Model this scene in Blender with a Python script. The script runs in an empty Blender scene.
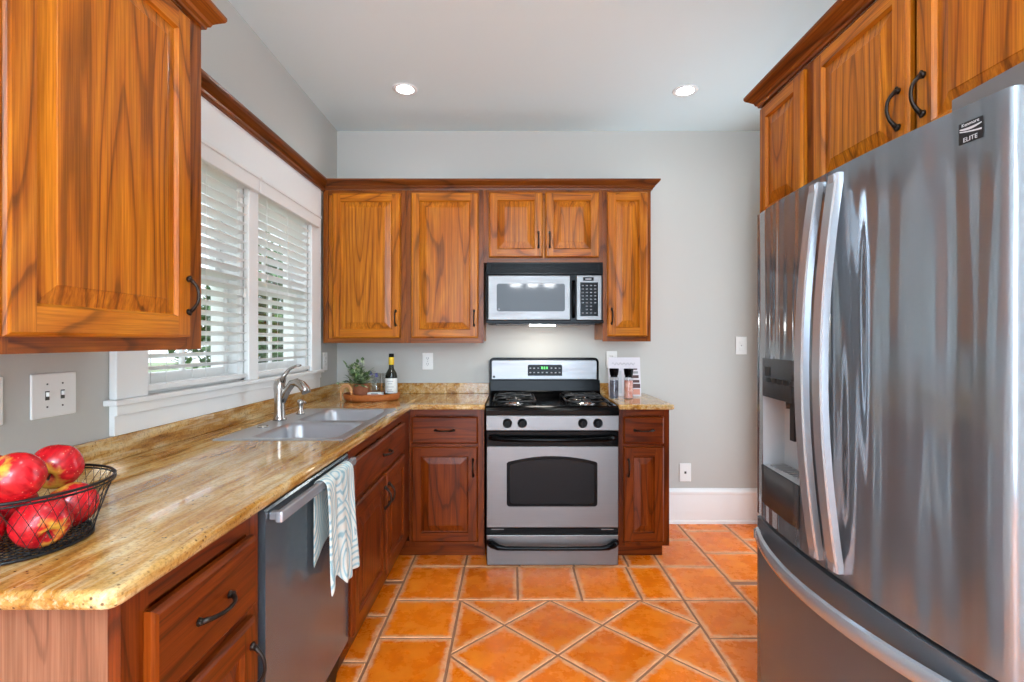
import bpy, bmesh, math, random
from mathutils import Vector, Matrix
PI = math.pi
C = bpy.context.scene.collection
sc = bpy.context.scene

# ------------------------------------------------------------------ camera
cd = bpy.data.cameras.new('camera')
cd.sensor_width = 36.0; cd.lens = 18.0; cd.clip_start = 0.02; cd.clip_end = 200
cam = bpy.data.objects.new('camera', cd); C.objects.link(cam)
cam.location = (0, 0, 1.28); cam.rotation_euler = (PI/2, 0, 0)
sc.camera = cam
# ------------------------------------------------------------------ world, exposure, large lights
sc.view_settings.view_transform = 'Standard'; sc.view_settings.look = 'None'
sc.view_settings.gamma = 1.0; sc.view_settings.use_curve_mapping = False
sc.view_settings.exposure = 1.02
w = bpy.data.worlds.new('world'); sc.world = w; w.use_nodes = True
bgn = w.node_tree.nodes['Background']
bgn.inputs[0].default_value = (0.84, 0.94, 1.06, 1); bgn.inputs[1].default_value = 1.1
sc.cycles.max_bounces = 10; sc.cycles.diffuse_bounces = 3; sc.cycles.glossy_bounces = 5
sc.cycles.transparent_max_bounces = 16; sc.cycles.sample_clamp_indirect = 6.0
sc.cycles.use_denoising = True

def area(name, loc, rot, sx, sy, power, col=(1, 1, 1)):
    l = bpy.data.lights.new(name, 'AREA'); l.shape = 'RECTANGLE'; l.size = sx; l.size_y = sy
    l.energy = power; l.color = col
    o = bpy.data.objects.new(name, l); C.objects.link(o); o.location = loc; o.rotation_euler = rot
    return o
COOL = (0.74, 0.94, 1.15)
# added soft fill lamp at the unseen rear opening, standing in for daylight
area('rear_fill', (0.25, -3.42, 1.35), (PI/2, 0, 0), 2.7, 2.3, 85, COOL)
# added upward fill lamp, set at the hanging fixture to brighten the ceiling
area('ceiling_fill', (0.32, -1.5, 2.28), (PI, 0, 0), 0.7, 0.3, 60, COOL)
# daylight from the bright side passage, through the cased opening in the right wall
area('passage_daylight', (1.86, 2.94, 1.2), (0, PI/2, 0), 2.2, 0.78, 4.0, (0.85, 0.95, 1.06))
CAN_L = 90.0          # radiance of the recessed lamps
BULB_L = 55.0

def lin(r, g, b):
    f = lambda c: c/12.92 if c <= 0.04045 else ((c+0.055)/1.055)**2.4
    return (f(r/255), f(g/255), f(b/255), 1)

# ------------------------------------------------------------------ materials
def newmat(name):
    m = bpy.data.materials.new(name); m.use_nodes = True
    nt = m.node_tree
    return m, nt, nt.nodes['Principled BSDF']
def N(nt, t, **kw):
    n = nt.nodes.new(t)
    for k, v in kw.items(): setattr(n, k, v)
    return n
def L(nt, a, b): nt.links.new(a, b)
def plain(name, col, rough=0.5, metal=0.0, bump=0.0, bscale=200, spec=0.5, coat=0.0):
    m, nt, p = newmat(name)
    p.inputs['Base Color'].default_value = col
    p.inputs['Roughness'].default_value = rough; p.inputs['Metallic'].default_value = metal
    p.inputs['Specular IOR Level'].default_value = spec
    p.inputs['Coat Weight'].default_value = coat
    tc = N(nt, 'ShaderNodeTexCoord')
    nz = N(nt, 'ShaderNodeTexNoise'); nz.inputs['Scale'].default_value = bscale
    L(nt, tc.outputs['Object'], nz.inputs['Vector'])
    if bump > 0:
        b = N(nt, 'ShaderNodeBump'); b.inputs['Strength'].default_value = bump; b.inputs['Distance'].default_value = 0.002
        L(nt, nz.outputs['Fac'], b.inputs['Height']); L(nt, b.outputs['Normal'], p.inputs['Normal'])
    return m
def ramp(nt, stops, src):
    r = N(nt, 'ShaderNodeValToRGB'); e = r.color_ramp.elements
    while len(e) > 1: e.remove(e[-1])
    e[0].position, e[0].color = stops[0]
    for pos, c in stops[1:]:
        x = e.new(pos); x.color = c
    L(nt, src, r.inputs['Fac'])
    return r
def math_(nt, op, a, b=None, c=None):
    n = N(nt, 'ShaderNodeMath', operation=op)
    for i, v in enumerate((a, b, c)):
        if v is None: continue
        if isinstance(v, (int, float)): n.inputs[i].default_value = v
        else: L(nt, v, n.inputs[i])
    return n.outputs[0]
def objvec(nt, scale=(1, 1, 1), rnd=True):
    tc = N(nt, 'ShaderNodeTexCoord'); src = tc.outputs['Object']
    if rnd:
        oi = N(nt, 'ShaderNodeObjectInfo')
        s = N(nt, 'ShaderNodeVectorMath', operation='SCALE'); s.inputs[0].default_value = (13.1, 7.7, 5.3)
        L(nt, oi.outputs['Random'], s.inputs['Scale'])
        a = N(nt, 'ShaderNodeVectorMath', operation='ADD'); L(nt, src, a.inputs[0]); L(nt, s.outputs[0], a.inputs[1]); src = a.outputs[0]
    mp = N(nt, 'ShaderNodeMapping'); mp.inputs['Scale'].default_value = scale
    L(nt, src, mp.inputs['Vector'])
    return mp.outputs[0]
def noise(nt, vec, scale, detail=2, rough=0.5, dist=0.0):
    n = N(nt, 'ShaderNodeTexNoise'); n.inputs['Scale'].default_value = scale; n.inputs['Detail'].default_value = detail
    n.inputs['Roughness'].default_value = rough; n.inputs['Distortion'].default_value = dist
    L(nt, vec, n.inputs['Vector']); return n.outputs['Fac']
def mixc(nt, fac, a, b, mode='MIX'):
    n = N(nt, 'ShaderNodeMix', data_type='RGBA', blend_type=mode)
    for sock, v in ((n.inputs[0], fac), (n.inputs[6], a), (n.inputs[7], b)):
        if isinstance(v, (int, float)): sock.default_value = v
        elif isinstance(v, tuple): sock.default_value = v
        else: L(nt, v, sock)
    return n.outputs[2]

def wood(name, axis, dark, mid, light, rings=17.0, lat=4.4, rough=0.3, pore=0.75, contrast=1.0):
    m, nt, p = newmat(name)
    i = 'xyz'.index(axis)
    s1 = [1, 1, 1]; s1[i] = 0.11
    s2 = [1, 1, 1]; s2[i] = 0.02
    v1 = objvec(nt, tuple(s1)); v2 = objvec(nt, tuple(s2))
    n1 = noise(nt, v1, lat, 1.2, 0.45, 0.15)
    wob = noise(nt, v1, lat*9, 1, 0.5)
    r0 = math_(nt, 'ADD', math_(nt, 'MULTIPLY', n1, rings), math_(nt, 'MULTIPLY', wob, 0.22))
    fr = math_(nt, 'FRACT', r0)
    base = ramp(nt, [(0.0, dark), (0.05, dark), (0.16, mid), (0.55, light), (0.95, mid), (1.0, dark)], fr)
    big = noise(nt, v1, 3.0, 1)
    tone = ramp(nt, [(0.35, mid), (0.65, light)], big)
    col = mixc(nt, 0.62*contrast, tone.outputs[0], base.outputs[0])
    col = mixc(nt, 0.35*contrast, col, base.outputs[0], 'OVERLAY') if False else col
    pr = noise(nt, v2, 260, 2, 0.6)
    pm = ramp(nt, [(0.38, (pore, pore*0.93, pore*0.86, 1)), (0.56, (1, 1, 1, 1))], pr)
    col = mixc(nt, 1.0, col, pm.outputs[0], 'MULTIPLY')
    st = noise(nt, v2, 95, 3, 0.6)
    sm = ramp(nt, [(0.32, (0.70, 0.66, 0.60, 1)), (0.62, (1.10, 1.10, 1.10, 1))], st)
    col = mixc(nt, 1.0, col, sm.outputs[0], 'MULTIPLY')
    L(nt, col, p.inputs['Base Color'])
    p.inputs['Roughness'].default_value = rough; p.inputs['Specular IOR Level'].default_value = 0.24
    b = N(nt, 'ShaderNodeBump'); b.inputs['Strength'].default_value = 0.12; b.inputs['Distance'].default_value = 0.001
    L(nt, pr, b.inputs['Height']); L(nt, b.outputs['Normal'], p.inputs['Normal'])
    return m
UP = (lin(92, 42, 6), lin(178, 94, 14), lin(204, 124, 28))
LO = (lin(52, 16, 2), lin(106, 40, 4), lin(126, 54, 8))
FR = (lin(72, 32, 6), lin(132, 66, 14), lin(158, 86, 22))
CR = (lin(54, 24, 6), lin(106, 52, 14), lin(130, 68, 20))
W = {}
for a in 'xyz':
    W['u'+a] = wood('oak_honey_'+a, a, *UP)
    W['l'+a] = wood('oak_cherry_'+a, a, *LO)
    W['f'+a] = wood('oak_frame_'+a, a, *FR)
    W['c'+a] = wood('oak_crown_'+a, a, *CR)
VENEER = wood('oak_veneer_pale', 'z', lin(104, 64, 44), lin(134, 86, 62), lin(146, 98, 72), rings=5, lat=14, rough=0.45, pore=0.85)

def granite(name):
    m, nt, p = newmat(name)
    v = objvec(nt, (1, 1, 1), rnd=False)
    mp = N(nt, 'ShaderNodeMapping'); mp.inputs['Rotation'].default_value = (0, 0, -0.12); mp.inputs['Scale'].default_value = (1, 0.16, 1)
    L(nt, v, mp.inputs['Vector'])
    st = noise(nt, mp.outputs[0], 20, 6, 0.62, 0.6)
    c1 = ramp(nt, [(0.28, lin(116, 72, 26)), (0.42, lin(176, 122, 52)), (0.52, lin(204, 160, 94)), (0.63, lin(222, 198, 152)), (0.75, lin(180, 126, 54))], st)
    big = noise(nt, v, 3.2, 3, 0.55)
    c2 = mixc(nt, ramp(nt, [(0.4, (0, 0, 0, 1)), (0.70, (0.55, 0.55, 0.55, 1))], big).outputs[0], c1.outputs[0], lin(156, 100, 36))
    g = noise(nt, v, 150, 4, 0.65)
    c3 = mixc(nt, 1.0, c2, ramp(nt, [(0.35, (0.70, 0.62, 0.52, 1)), (0.5, (1, 1, 1, 1)), (0.66, (1.12, 1.1, 1.05, 1))], g).outputs[0], 'MULTIPLY')
    mp2 = N(nt, 'ShaderNodeMapping'); mp2.inputs['Rotation'].default_value = (0, 0, -0.10); mp2.inputs['Scale'].default_value = (1, 0.05, 1)
    L(nt, v, mp2.inputs['Vector'])
    fs = noise(nt, mp2.outputs[0], 70, 4, 0.65, 0.3)
    c3 = mixc(nt, ramp(nt, [(0.54, (0, 0, 0, 1)), (0.68, (0.6, 0.6, 0.6, 1))], fs).outputs[0], c3, lin(216, 196, 160))
    c3 = mixc(nt, ramp(nt, [(0.30, (0.5, 0.5, 0.5, 1)), (0.43, (0, 0, 0, 1))], fs).outputs[0], c3, lin(128, 92, 58))
    vo = N(nt, 'ShaderNodeTexVoronoi'); vo.inputs['Scale'].default_value = 75; L(nt, v, vo.inputs['Vector'])
    patch = noise(nt, v, 14, 3, 0.6)
    spot = math_(nt, 'MULTIPLY', ramp(nt, [(0.13, (1, 1, 1, 1)), (0.22, (0, 0, 0, 1))], vo.outputs['Distance']).outputs[0],
                 ramp(nt, [(0.44, (0, 0, 0, 1)), (0.56, (0.85, 0.85, 0.85, 1))], patch).outputs[0])
    c4 = mixc(nt, spot, c3, lin(66, 38, 24))
    L(nt, c4, p.inputs['Base Color']); p.inputs['Roughness'].default_value = 0.07
    return m
GRANITE = granite('gold_granite')

def paint(name, col, rough=0.6):
    m, nt, p = newmat(name)
    v = objvec(nt, rnd=False)
    a = noise(nt, v, 260, 2); b = N(nt, 'ShaderNodeBump'); b.inputs['Strength'].default_value = 0.05; b.inputs['Distance'].default_value = 0.001
    L(nt, a, b.inputs['Height']); L(nt, b.outputs['Normal'], p.inputs['Normal'])
    p.inputs['Base Color'].default_value = col; p.inputs['Roughness'].default_value = rough
    return m
WALL = paint('wall_paint', lin(193, 191, 184)); CEIL = paint('ceiling_paint', lin(232, 248, 250), 0.8)
TRIM = paint('trim_white', lin(247, 247, 244), 0.35)
SLAT = plain('blind_white', lin(243, 242, 238), 0.4)
PLATE = plain('plate_white', lin(240, 239, 234), 0.35)
PLATE_D = plain('slot_dark', lin(70, 66, 60), 0.5)

def steel(name, col, rough, wave=0.0, axis='z', brush=0.15, lowf=(1.6, 5.0, 0.45), aniso=0.0, metal=1.0):
    m, nt, p = newmat(name)
    p.inputs['Metallic'].default_value = metal; p.inputs['Base Color'].default_value = col
    i = 'xyz'.index(axis); s = [1, 1, 1]; s[i] = 0.012
    v = objvec(nt, tuple(s), rnd=False)
    n = noise(nt, v, 400, 2, 0.6)
    rr = ramp(nt, [(0.3, (rough*0.8,)*3+(1,)), (0.7, (rough*1.25,)*3+(1,))], n)
    if brush > 0: L(nt, rr.outputs[0], p.inputs['Roughness'])
    else: p.inputs['Roughness'].default_value = rough
    b = N(nt, 'ShaderNodeBump'); b.inputs['Strength'].default_value = brush*0.3; b.inputs['Distance'].default_value = 0.0005
    L(nt, n, b.inputs['Height'])
    last = b
    if wave > 0:
        v2 = objvec(nt, lowf, rnd=False)
        n2 = noise(nt, v2, 1.0, 2.2, 0.5)
        b2 = N(nt, 'ShaderNodeBump'); b2.inputs['Strength'].default_value = 1.0; b2.inputs['Distance'].default_value = wave
        L(nt, n2, b2.inputs['Height']); L(nt, b.outputs['Normal'], b2.inputs['Normal']); last = b2
    L(nt, last.outputs['Normal'], p.inputs['Normal'])
    if aniso:
        tg = N(nt, 'ShaderNodeTangent'); tg.direction_type = 'RADIAL'; tg.axis = 'Z'
        L(nt, tg.outputs[0], p.inputs['Tangent']); p.inputs['Anisotropic'].default_value = aniso; p.inputs['Anisotropic Rotation'].default_value = 0.25
    return m
STEEL_FR = steel('fridge_steel', lin(140, 147, 154), 0.11, wave=0.08, axis='z', lowf=(1.0, 5.0, 0.4), aniso=0.5, metal=0.62, brush=0.0)
STEEL_DR = steel('drawer_steel', lin(104, 110, 117), 0.26, wave=0.01, axis='y', lowf=(1.0, 3.0, 2.0), metal=0.35, brush=0.0)
STEEL_RG = steel('range_steel', lin(120, 118, 117), 0.4, axis='x')
STEEL_BGLIT = steel('backguard_steel_lit', lin(140, 140, 141), 0.4, axis='x')  # range steel made lighter, glow of the hood lamp put into its colour
STEEL_DW = steel('dishwasher_steel', lin(112, 122, 130), 0.2, wave=0.006, axis='z', lowf=(1, 2.0, 1.5), aniso=0.4, metal=0.62)
STEEL_SK = steel('sink_steel', lin(188, 192, 198), 0.28, axis='y', metal=0.75, brush=0.0)
STEEL_HD = steel('handle_steel', lin(186, 190, 196), 0.24, axis='z', metal=0.6, brush=0.0)
NICKEL = plain('brushed_nickel', lin(178, 172, 166), 0.24, 1.0)
CHROME = plain('bright_metal', lin(225, 225, 225), 0.12, 1.0)
BRONZE = plain('oil_rubbed_bronze', lin(46, 36, 30), 0.38, 0.7)
BLACK = plain('black_gloss', lin(6, 6, 7), 0.16, spec=0.10)
BLACKM = plain('black_satin', lin(12, 12, 13), 0.42, spec=0.12)
IRON = plain('cast_iron', lin(30, 30, 31), 0.3, 0.4)
DARKGAP = plain('dark_gap', lin(16, 14, 12), 0.7)
GLASSK = plain('oven_glass', lin(20, 20, 21), 0.14, spec=0.14)
GREY = plain('grey_plastic', lin(150, 150, 152), 0.4)
LIGHTGREY = plain('light_grey_plastic', lin(196, 197, 200), 0.35)
DARKGREY = plain('dark_grey_plastic', lin(58, 58, 60), 0.25)
MWGLASS = plain('microwave_glass', lin(72, 73, 74), 0.06, spec=0.2)
LIPG = plain('dispenser_lip_grey', lin(66, 66, 68), 0.45, spec=0.3)
GREYLID = plain('fridge_top_grey', lin(110, 104, 102), 0.5)
KEY = plain('key_marks', lin(118, 118, 120), 0.5)
INK = plain('ink_black', lin(24, 24, 26), 0.4)
def emis(name, col, s):
    m, nt, p = newmat(name)
    p.inputs['Base Color'].default_value = col
    p.inputs['Emission Color'].default_value = col; p.inputs['Emission Strength'].default_value = s
    return m
LAMP = emis('lamp_lens', (0.92, 0.97, 1.0, 1), CAN_L)
BULB = emis('shade_glow', (0.92, 0.96, 1.0, 1), BULB_L)
HOOD = emis('hood_lamp', (1, 0.95, 0.86, 1), 30)
GREEN = emis('clock_green', (0.12, 0.75, 0.16, 1), 0.22)
def glass(name, tint=(1, 1, 1, 1), f=1.45, rough=0.0):
    m = bpy.data.materials.new(name); m.use_nodes = True; nt = m.node_tree
    nt.nodes.remove(nt.nodes['Principled BSDF'])
    out = nt.nodes['Material Output']
    t = N(nt, 'ShaderNodeBsdfTransparent'); t.inputs[0].default_value = tint
    g = N(nt, 'ShaderNodeBsdfGlossy'); g.inputs['Roughness'].default_value = rough
    lw = N(nt, 'ShaderNodeLayerWeight'); r0 = ((f-1)/(f+1))**2
    k = math_(nt, 'ADD', math_(nt, 'MULTIPLY', math_(nt, 'POWER', lw.outputs['Facing'], 5.0), 1-r0), r0)
    lw.inputs['Blend'].default_value = 0.5
    mx = N(nt, 'ShaderNodeMixShader'); L(nt, k, mx.inputs[0]); L(nt, t.outputs[0], mx.inputs[1]); L(nt, g.outputs[0], mx.inputs[2])
    L(nt, mx.outputs[0], out.inputs['Surface'])
    return m
PANE = glass('window_glass')
TUMBLER = glass('clear_glass', (0.90, 0.92, 0.92, 1), 1.6)
BOTTLEG = glass('bottle_glass', (0.24, 0.25, 0.20, 1), 1.5)

def terracotta():
    m, nt, p = newmat('terracotta_tile')
    v = objvec(nt, rnd=False)
    at = N(nt, 'ShaderNodeAttribute', attribute_name='edge'); ar = N(nt, 'ShaderNodeAttribute', attribute_name='rnd')
    big = noise(nt, v, 9, 6, 0.7, 0.0)
    body = ramp(nt, [(0.3, lin(224, 102, 10)), (0.5, lin(238, 118, 16)), (0.7, lin(246, 138, 34))], big)
    tint = ramp(nt, [(0.0, (0.84, 0.80, 0.76, 1)), (0.5, (1, 1, 1, 1)), (1.0, (1.08, 1.12, 1.2, 1))], ar.outputs['Fac'])
    body = mixc(nt, 1.0, body.outputs[0], tint.outputs[0], 'MULTIPLY')
    en = noise(nt, v, 22, 5, 0.7)
    mott = noise(nt, v, 70, 3, 0.6)
    k = math_(nt, 'SUBTRACT', math_(nt, 'MULTIPLY', en, 1.5), math_(nt, 'MULTIPLY', at.outputs['Fac'], 1.1))
    k = math_(nt, 'ADD', k, math_(nt, 'MULTIPLY', math_(nt, 'SUBTRACT', mott, 0.5), 0.5))
    wear = ramp(nt, [(0.16, (0, 0, 0, 1)), (0.66, (0.85, 0.85, 0.85, 1))], k)
    col = mixc(nt, wear.outputs[0], body, lin(232, 168, 122))
    L(nt, col, p.inputs['Base Color'])
    rg = ramp(nt, [(0.35, (0.2,)*3+(1,)), (0.65, (0.36,)*3+(1,))], big); L(nt, rg.outputs[0], p.inputs['Roughness'])
    p.inputs['Specular IOR Level'].default_value = 0.3
    b = N(nt, 'ShaderNodeBump'); b.inputs['Strength'].default_value = 0.25; b.inputs['Distance'].default_value = 0.004
    L(nt, noise(nt, v, 18, 3), b.inputs['Height']); L(nt, b.outputs['Normal'], p.inputs['Normal'])
    return m
TERRA = terracotta()
GROUT = plain('floor_grout', lin(150, 98, 66), 0.8, bump=0.3)

def applemat():
    m, nt, p = newmat('apple_skin')
    v = objvec(nt)
    tc = N(nt, 'ShaderNodeTexCoord'); sp = N(nt, 'ShaderNodeSeparateXYZ'); L(nt, tc.outputs['Object'], sp.inputs[0])
    st = noise(nt, objvec(nt, (1, 1, 0.15)), 120, 2)
    red = ramp(nt, [(0.3, lin(160, 12, 26)), (0.7, lin(214, 30, 38))], st)
    k = math_(nt, 'ADD', math_(nt, 'MULTIPLY', sp.outputs['Z'], 14.0), noise(nt, v, 26, 3, 0.6))
    y = ramp(nt, [(0.86, (0, 0, 0, 1)), (1.0, (0.95, 0.95, 0.95, 1))], math_(nt, 'MULTIPLY', k, 0.93))
    fleck = N(nt, 'ShaderNodeTexVoronoi'); fleck.inputs['Scale'].default_value = 130; L(nt, v, fleck.inputs['Vector'])
    fk = ramp(nt, [(0.08, (0.6, 0.6, 0.6, 1)), (0.16, (0, 0, 0, 1))], fleck.outputs['Distance'])
    c = mixc(nt, y.outputs[0], red.outputs[0], lin(222, 168, 62))
    c = mixc(nt, fk.outputs[0], c, lin(236, 150, 120))
    L(nt, c, p.inputs['Base Color']); p.inputs['Roughness'].default_value = 0.22
    return m
APPLE = applemat()
STEM = plain('apple_stem', lin(74, 52, 28), 0.7)
def wicker(name, a, b, sc_=90):
    m, nt, p = newmat(name)
    v = objvec(nt, rnd=False)
    wv = N(nt, 'ShaderNodeTexWave', wave_type='BANDS', bands_direction='Z'); wv.inputs['Scale'].default_value = sc_; wv.inputs['Distortion'].default_value = 2.0
    L(nt, v, wv.inputs['Vector'])
    n = noise(nt, v, 80, 3)
    k = math_(nt, 'MULTIPLY', math_(nt, 'ADD', wv.outputs['Fac'], n), 0.6)
    r = ramp(nt, [(0.2, a), (0.8, b)], k); L(nt, r.outputs[0], p.inputs['Base Color']); p.inputs['Roughness'].default_value = 0.55
    bb = N(nt, 'ShaderNodeBump'); bb.inputs['Strength'].default_value = 0.5; bb.inputs['Distance'].default_value = 0.003
    L(nt, wv.outputs['Fac'], bb.inputs['Height']); L(nt, bb.outputs['Normal'], p.inputs['Normal'])
    return m
RATTAN = wicker('rattan', lin(134, 62, 14), lin(200, 112, 42))
RATTAN_L = wicker('rattan_pale', lin(190, 122, 70), lin(226, 168, 112))
POT = wicker('woven_pot', lin(110, 56, 32), lin(168, 98, 62), 60)
def leafmat(name, a, b):
    m, nt, p = newmat(name); v = objvec(nt)
    r = ramp(nt, [(0.3, a), (0.7, b)], noise(nt, v, 30, 2)); L(nt, r.outputs[0], p.inputs['Base Color']); p.inputs['Roughness'].default_value = 0.5
    return m
LEAF = leafmat('leaf_green', lin(40, 70, 38), lin(112, 136, 78)); LEAFP = leafmat('leaf_pale', lin(140, 158, 110), lin(206, 212, 176))
PURPLE = leafmat('petal_purple', lin(84, 80, 150), lin(130, 124, 190))
TREELEAF = leafmat('tree_leaf', lin(48, 92, 44), lin(118, 160, 92))
BARK = plain('bark', lin(92, 74, 58), 0.9, bump=0.5, bscale=40)
LAWN = leafmat('lawn', lin(110, 134, 78), lin(150, 168, 110))
SIDING = plain('house_siding', lin(226, 228, 230), 0.7)
ROOF = plain('house_roof', lin(120, 116, 116), 0.8)
def towelmat():
    m, nt, p = newmat('towel_cloth'); v = objvec(nt, (1, 1.0, 0.55), rnd=False)
    vo = N(nt, 'ShaderNodeTexVoronoi'); vo.inputs['Scale'].default_value = 8.0; L(nt, v, vo.inputs['Vector'])
    d = math_(nt, 'ADD', math_(nt, 'MULTIPLY', vo.outputs['Distance'], 11.0), math_(nt, 'MULTIPLY', noise(nt, v, 9, 1), 1.2))
    f = math_(nt, 'PINGPONG', d, 0.5)
    r = ramp(nt, [(0.22, lin(150, 182, 190)), (0.45, lin(206, 216, 212)), (0.8, lin(218, 218, 208))], math_(nt, 'MULTIPLY', f, 2.0))
    L(nt, r.outputs[0], p.inputs['Base Color']); p.inputs['Roughness'].default_value = 0.9
    b = N(nt, 'ShaderNodeBump'); b.inputs['Strength'].default_value = 0.3; b.inputs['Distance'].default_value = 0.002
    L(nt, noise(nt, v, 300, 1), b.inputs['Height']); L(nt, b.outputs['Normal'], p.inputs['Normal'])
    return m
TOWEL = towelmat()
PEPPER = leafmat('peppercorns', lin(30, 28, 40), lin(120, 116, 130)); SALT = leafmat('pink_salt', lin(206, 120, 100), lin(240, 190, 172))
YELLOW = plain('yellow_foil', lin(222, 184, 40), 0.4); LABELW = plain('label_paper', lin(226, 226, 220), 0.6)
CREAM = plain('paper_cream', lin(224, 218, 222), 0.5); PINKP = plain('paper_pink', lin(214, 150, 130), 0.5); BROWNP = plain('paper_brown', lin(84, 52, 48), 0.5)

# ------------------------------------------------------------------ mesh helpers
class MB:
    def __init__(s): s.bm = bmesh.new(); s.mats = []
    def mi(s, m):
        if m not in s.mats: s.mats.append(m)
        return s.mats.index(m)
    def face(s, pts, m, smooth=False):
        vs = [s.bm.verts.new(p) for p in pts]
        f = s.bm.faces.new(vs); f.material_index = s.mi(m); f.smooth = smooth
        return f
    def box(s, x0, x1, y0, y1, z0, z1, m, T=None, skip=''):
        P = [(x0, y0, z0), (x1, y0, z0), (x1, y1, z0), (x0, y1, z0), (x0, y0, z1), (x1, y0, z1), (x1, y1, z1), (x0, y1, z1)]
        if T: P = [T @ Vector(p) for p in P]
        v = [s.bm.verts.new(p) for p in P]
        for k, idx in (('b', (3, 2, 1, 0)), ('t', (4, 5, 6, 7)), ('s', (0, 1, 5, 4)), ('e', (1, 2, 6, 5)), ('n', (2, 3, 7, 6)), ('w', (3, 0, 4, 7))):
            if k in skip: continue
            f = s.bm.faces.new([v[i] for i in idx]); f.material_index = s.mi(m)
    def loops(s, rings, m, closed=True, cap0=True, cap1=True, smooth=True):
        """rings: lists of points (same count) joined by quads."""
        R = [[s.bm.verts.new(p) for p in r] for r in rings]
        n = len(R[0]); mi = s.mi(m)
        for a, b in zip(R, R[1:]):
            for i in range(n if closed else n-1):
                j = (i+1) % n
                f = s.bm.faces.new((a[i], a[j], b[j], b[i])); f.material_index = mi; f.smooth = smooth
        if cap0 and closed and n > 2: f = s.bm.faces.new(R[0][::-1]); f.material_index = mi
        if cap1 and closed and n > 2: f = s.bm.faces.new(R[-1]); f.material_index = mi
    def lathe(s, prof, m, c=(0, 0, 0), n=24, T=None, smooth=True, caps=True):
        rings = []
        for r, z in prof:
            ring = []
            for k in range(n):
                a = 2*PI*k/n; p = Vector((r*math.cos(a), r*math.sin(a), z))
                if T: p = T @ p
                ring.append(p + Vector(c))
            rings.append(ring)
        s.loops(rings, m, True, caps, caps, smooth)
    def tube(s, pts, r, m, n=8, closed=False, flat=1.0):
        pts = [Vector(p) for p in pts]; k = len(pts)
        rs = r if isinstance(r, (list, tuple)) else [r]*k
        t0 = None; rings = []; up = None
        for i in range(k):
            if closed: t = pts[(i+1) % k]-pts[i-1]
            else: t = pts[min(i+1, k-1)]-pts[max(i-1, 0)]
            t.normalize()
            if up is None:
                a = Vector((0, 0, 1)) if abs(t.z) < 0.9 else Vector((1, 0, 0))
                up = (a - t*a.dot(t)).normalized()
            else:
                up = (up - t*up.dot(t)).normalized()
            sd = t.cross(up)
            rings.append([pts[i] + (up*math.cos(2*PI*j/n)*flat + sd*math.sin(2*PI*j/n))*rs[i] for j in range(n)])
        if closed: rings.append(rings[0]); s.loops(rings, m, True, False, False)
        else: s.loops(rings, m)
    def prism(s, poly, m, ax, lo, hi, smooth=False):
        """poly: 2-D points; ax: extrusion axis x/y/z. Poly coordinates follow the other two axes in order."""
        def pt(p, h):
            if ax == 'x': return (h, p[0], p[1])
            if ax == 'y': return (p[0], h, p[1])
            return (p[0], p[1], h)
        s.loops([[pt(p, lo) for p in poly], [pt(p, hi) for p in poly]], m, smooth=smooth)
    def sweep(s, path, prof, m, closed=False):
        """prof (out, z) swept along a plan polyline; 'out' is to the right of travel; mitred corners."""
        k = len(path); rings = []
        for i in range(k):
            p = Vector(path[i]).to_2d()
            d1 = (p - Vector(path[i-1]).to_2d()).normalized() if i > 0 else None
            d2 = (Vector(path[i+1]).to_2d() - p).normalized() if i < k-1 else None
            if d1 is None: d1 = d2
            if d2 is None: d2 = d1
            n1 = Vector((d1.y, -d1.x)); n2 = Vector((d2.y, -d2.x))
            mtr = (n1+n2)/(1+n1.dot(n2))
            rings.append([(p.x+mtr.x*o, p.y+mtr.y*o, z) for o, z in prof])
        s.loops(rings, m, True, True, True, smooth=False)

def setp(o, label=None, cat=None, group=None, kind=None):
    if label: o['label'] = label
    if cat: o['category'] = cat
    if group: o['group'] = group
    if kind: o['kind'] = kind
    return o
def wloc(p):
    v = Vector((0, 0, 0))
    while p is not None: v += p.location; p = p.parent
    return v
def build(name, mb, parent=None, origin=None, bevel=0.0, seg=2, sharp=None, merge=True, label=None, angle=35):
    bm = mb.bm
    if merge: bmesh.ops.remove_doubles(bm, verts=bm.verts, dist=1e-5)
    bmesh.ops.recalc_face_normals(bm, faces=bm.faces)
    off = wloc(parent) if parent is not None else Vector(origin or (0, 0, 0))
    bmesh.ops.translate(bm, verts=bm.verts, vec=-off)
    me = bpy.data.meshes.new(name); bm.to_mesh(me); bm.free()
    for m in mb.mats: me.materials.append(m)
    if sharp is not None: me.set_sharp_from_angle(angle=math.radians(sharp))
    o = bpy.data.objects.new(name, me); C.objects.link(o)
    if parent is not None: o.parent = parent
    else: o.location = off
    if bevel > 0:
        md = o.modifiers.new('bevel', 'BEVEL'); md.width = bevel; md.segments = seg; md.limit_method = 'ANGLE'; md.angle_limit = math.radians(angle)
    if label: o['label'] = label
    return o
def thing(name, label, cat, loc, group=None):
    o = bpy.data.objects.new(name, None); C.objects.link(o); o.location = loc; o.empty_display_size = 0.05
    return setp(o, label, cat, group)
def simple_box(name, x0, x1, y0, y1, z0, z1, m, parent=None, bevel=0.0, **k):
    b = MB(); b.box(x0, x1, y0, y1, z0, z1, m); return build(name, b, parent, bevel=bevel, **k)
def struct(name, mb, origin=(0, 0, 0), **k):
    o = build(name, mb, None, origin, **k); o['kind'] = 'structure'; return o
random.seed(7)

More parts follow.
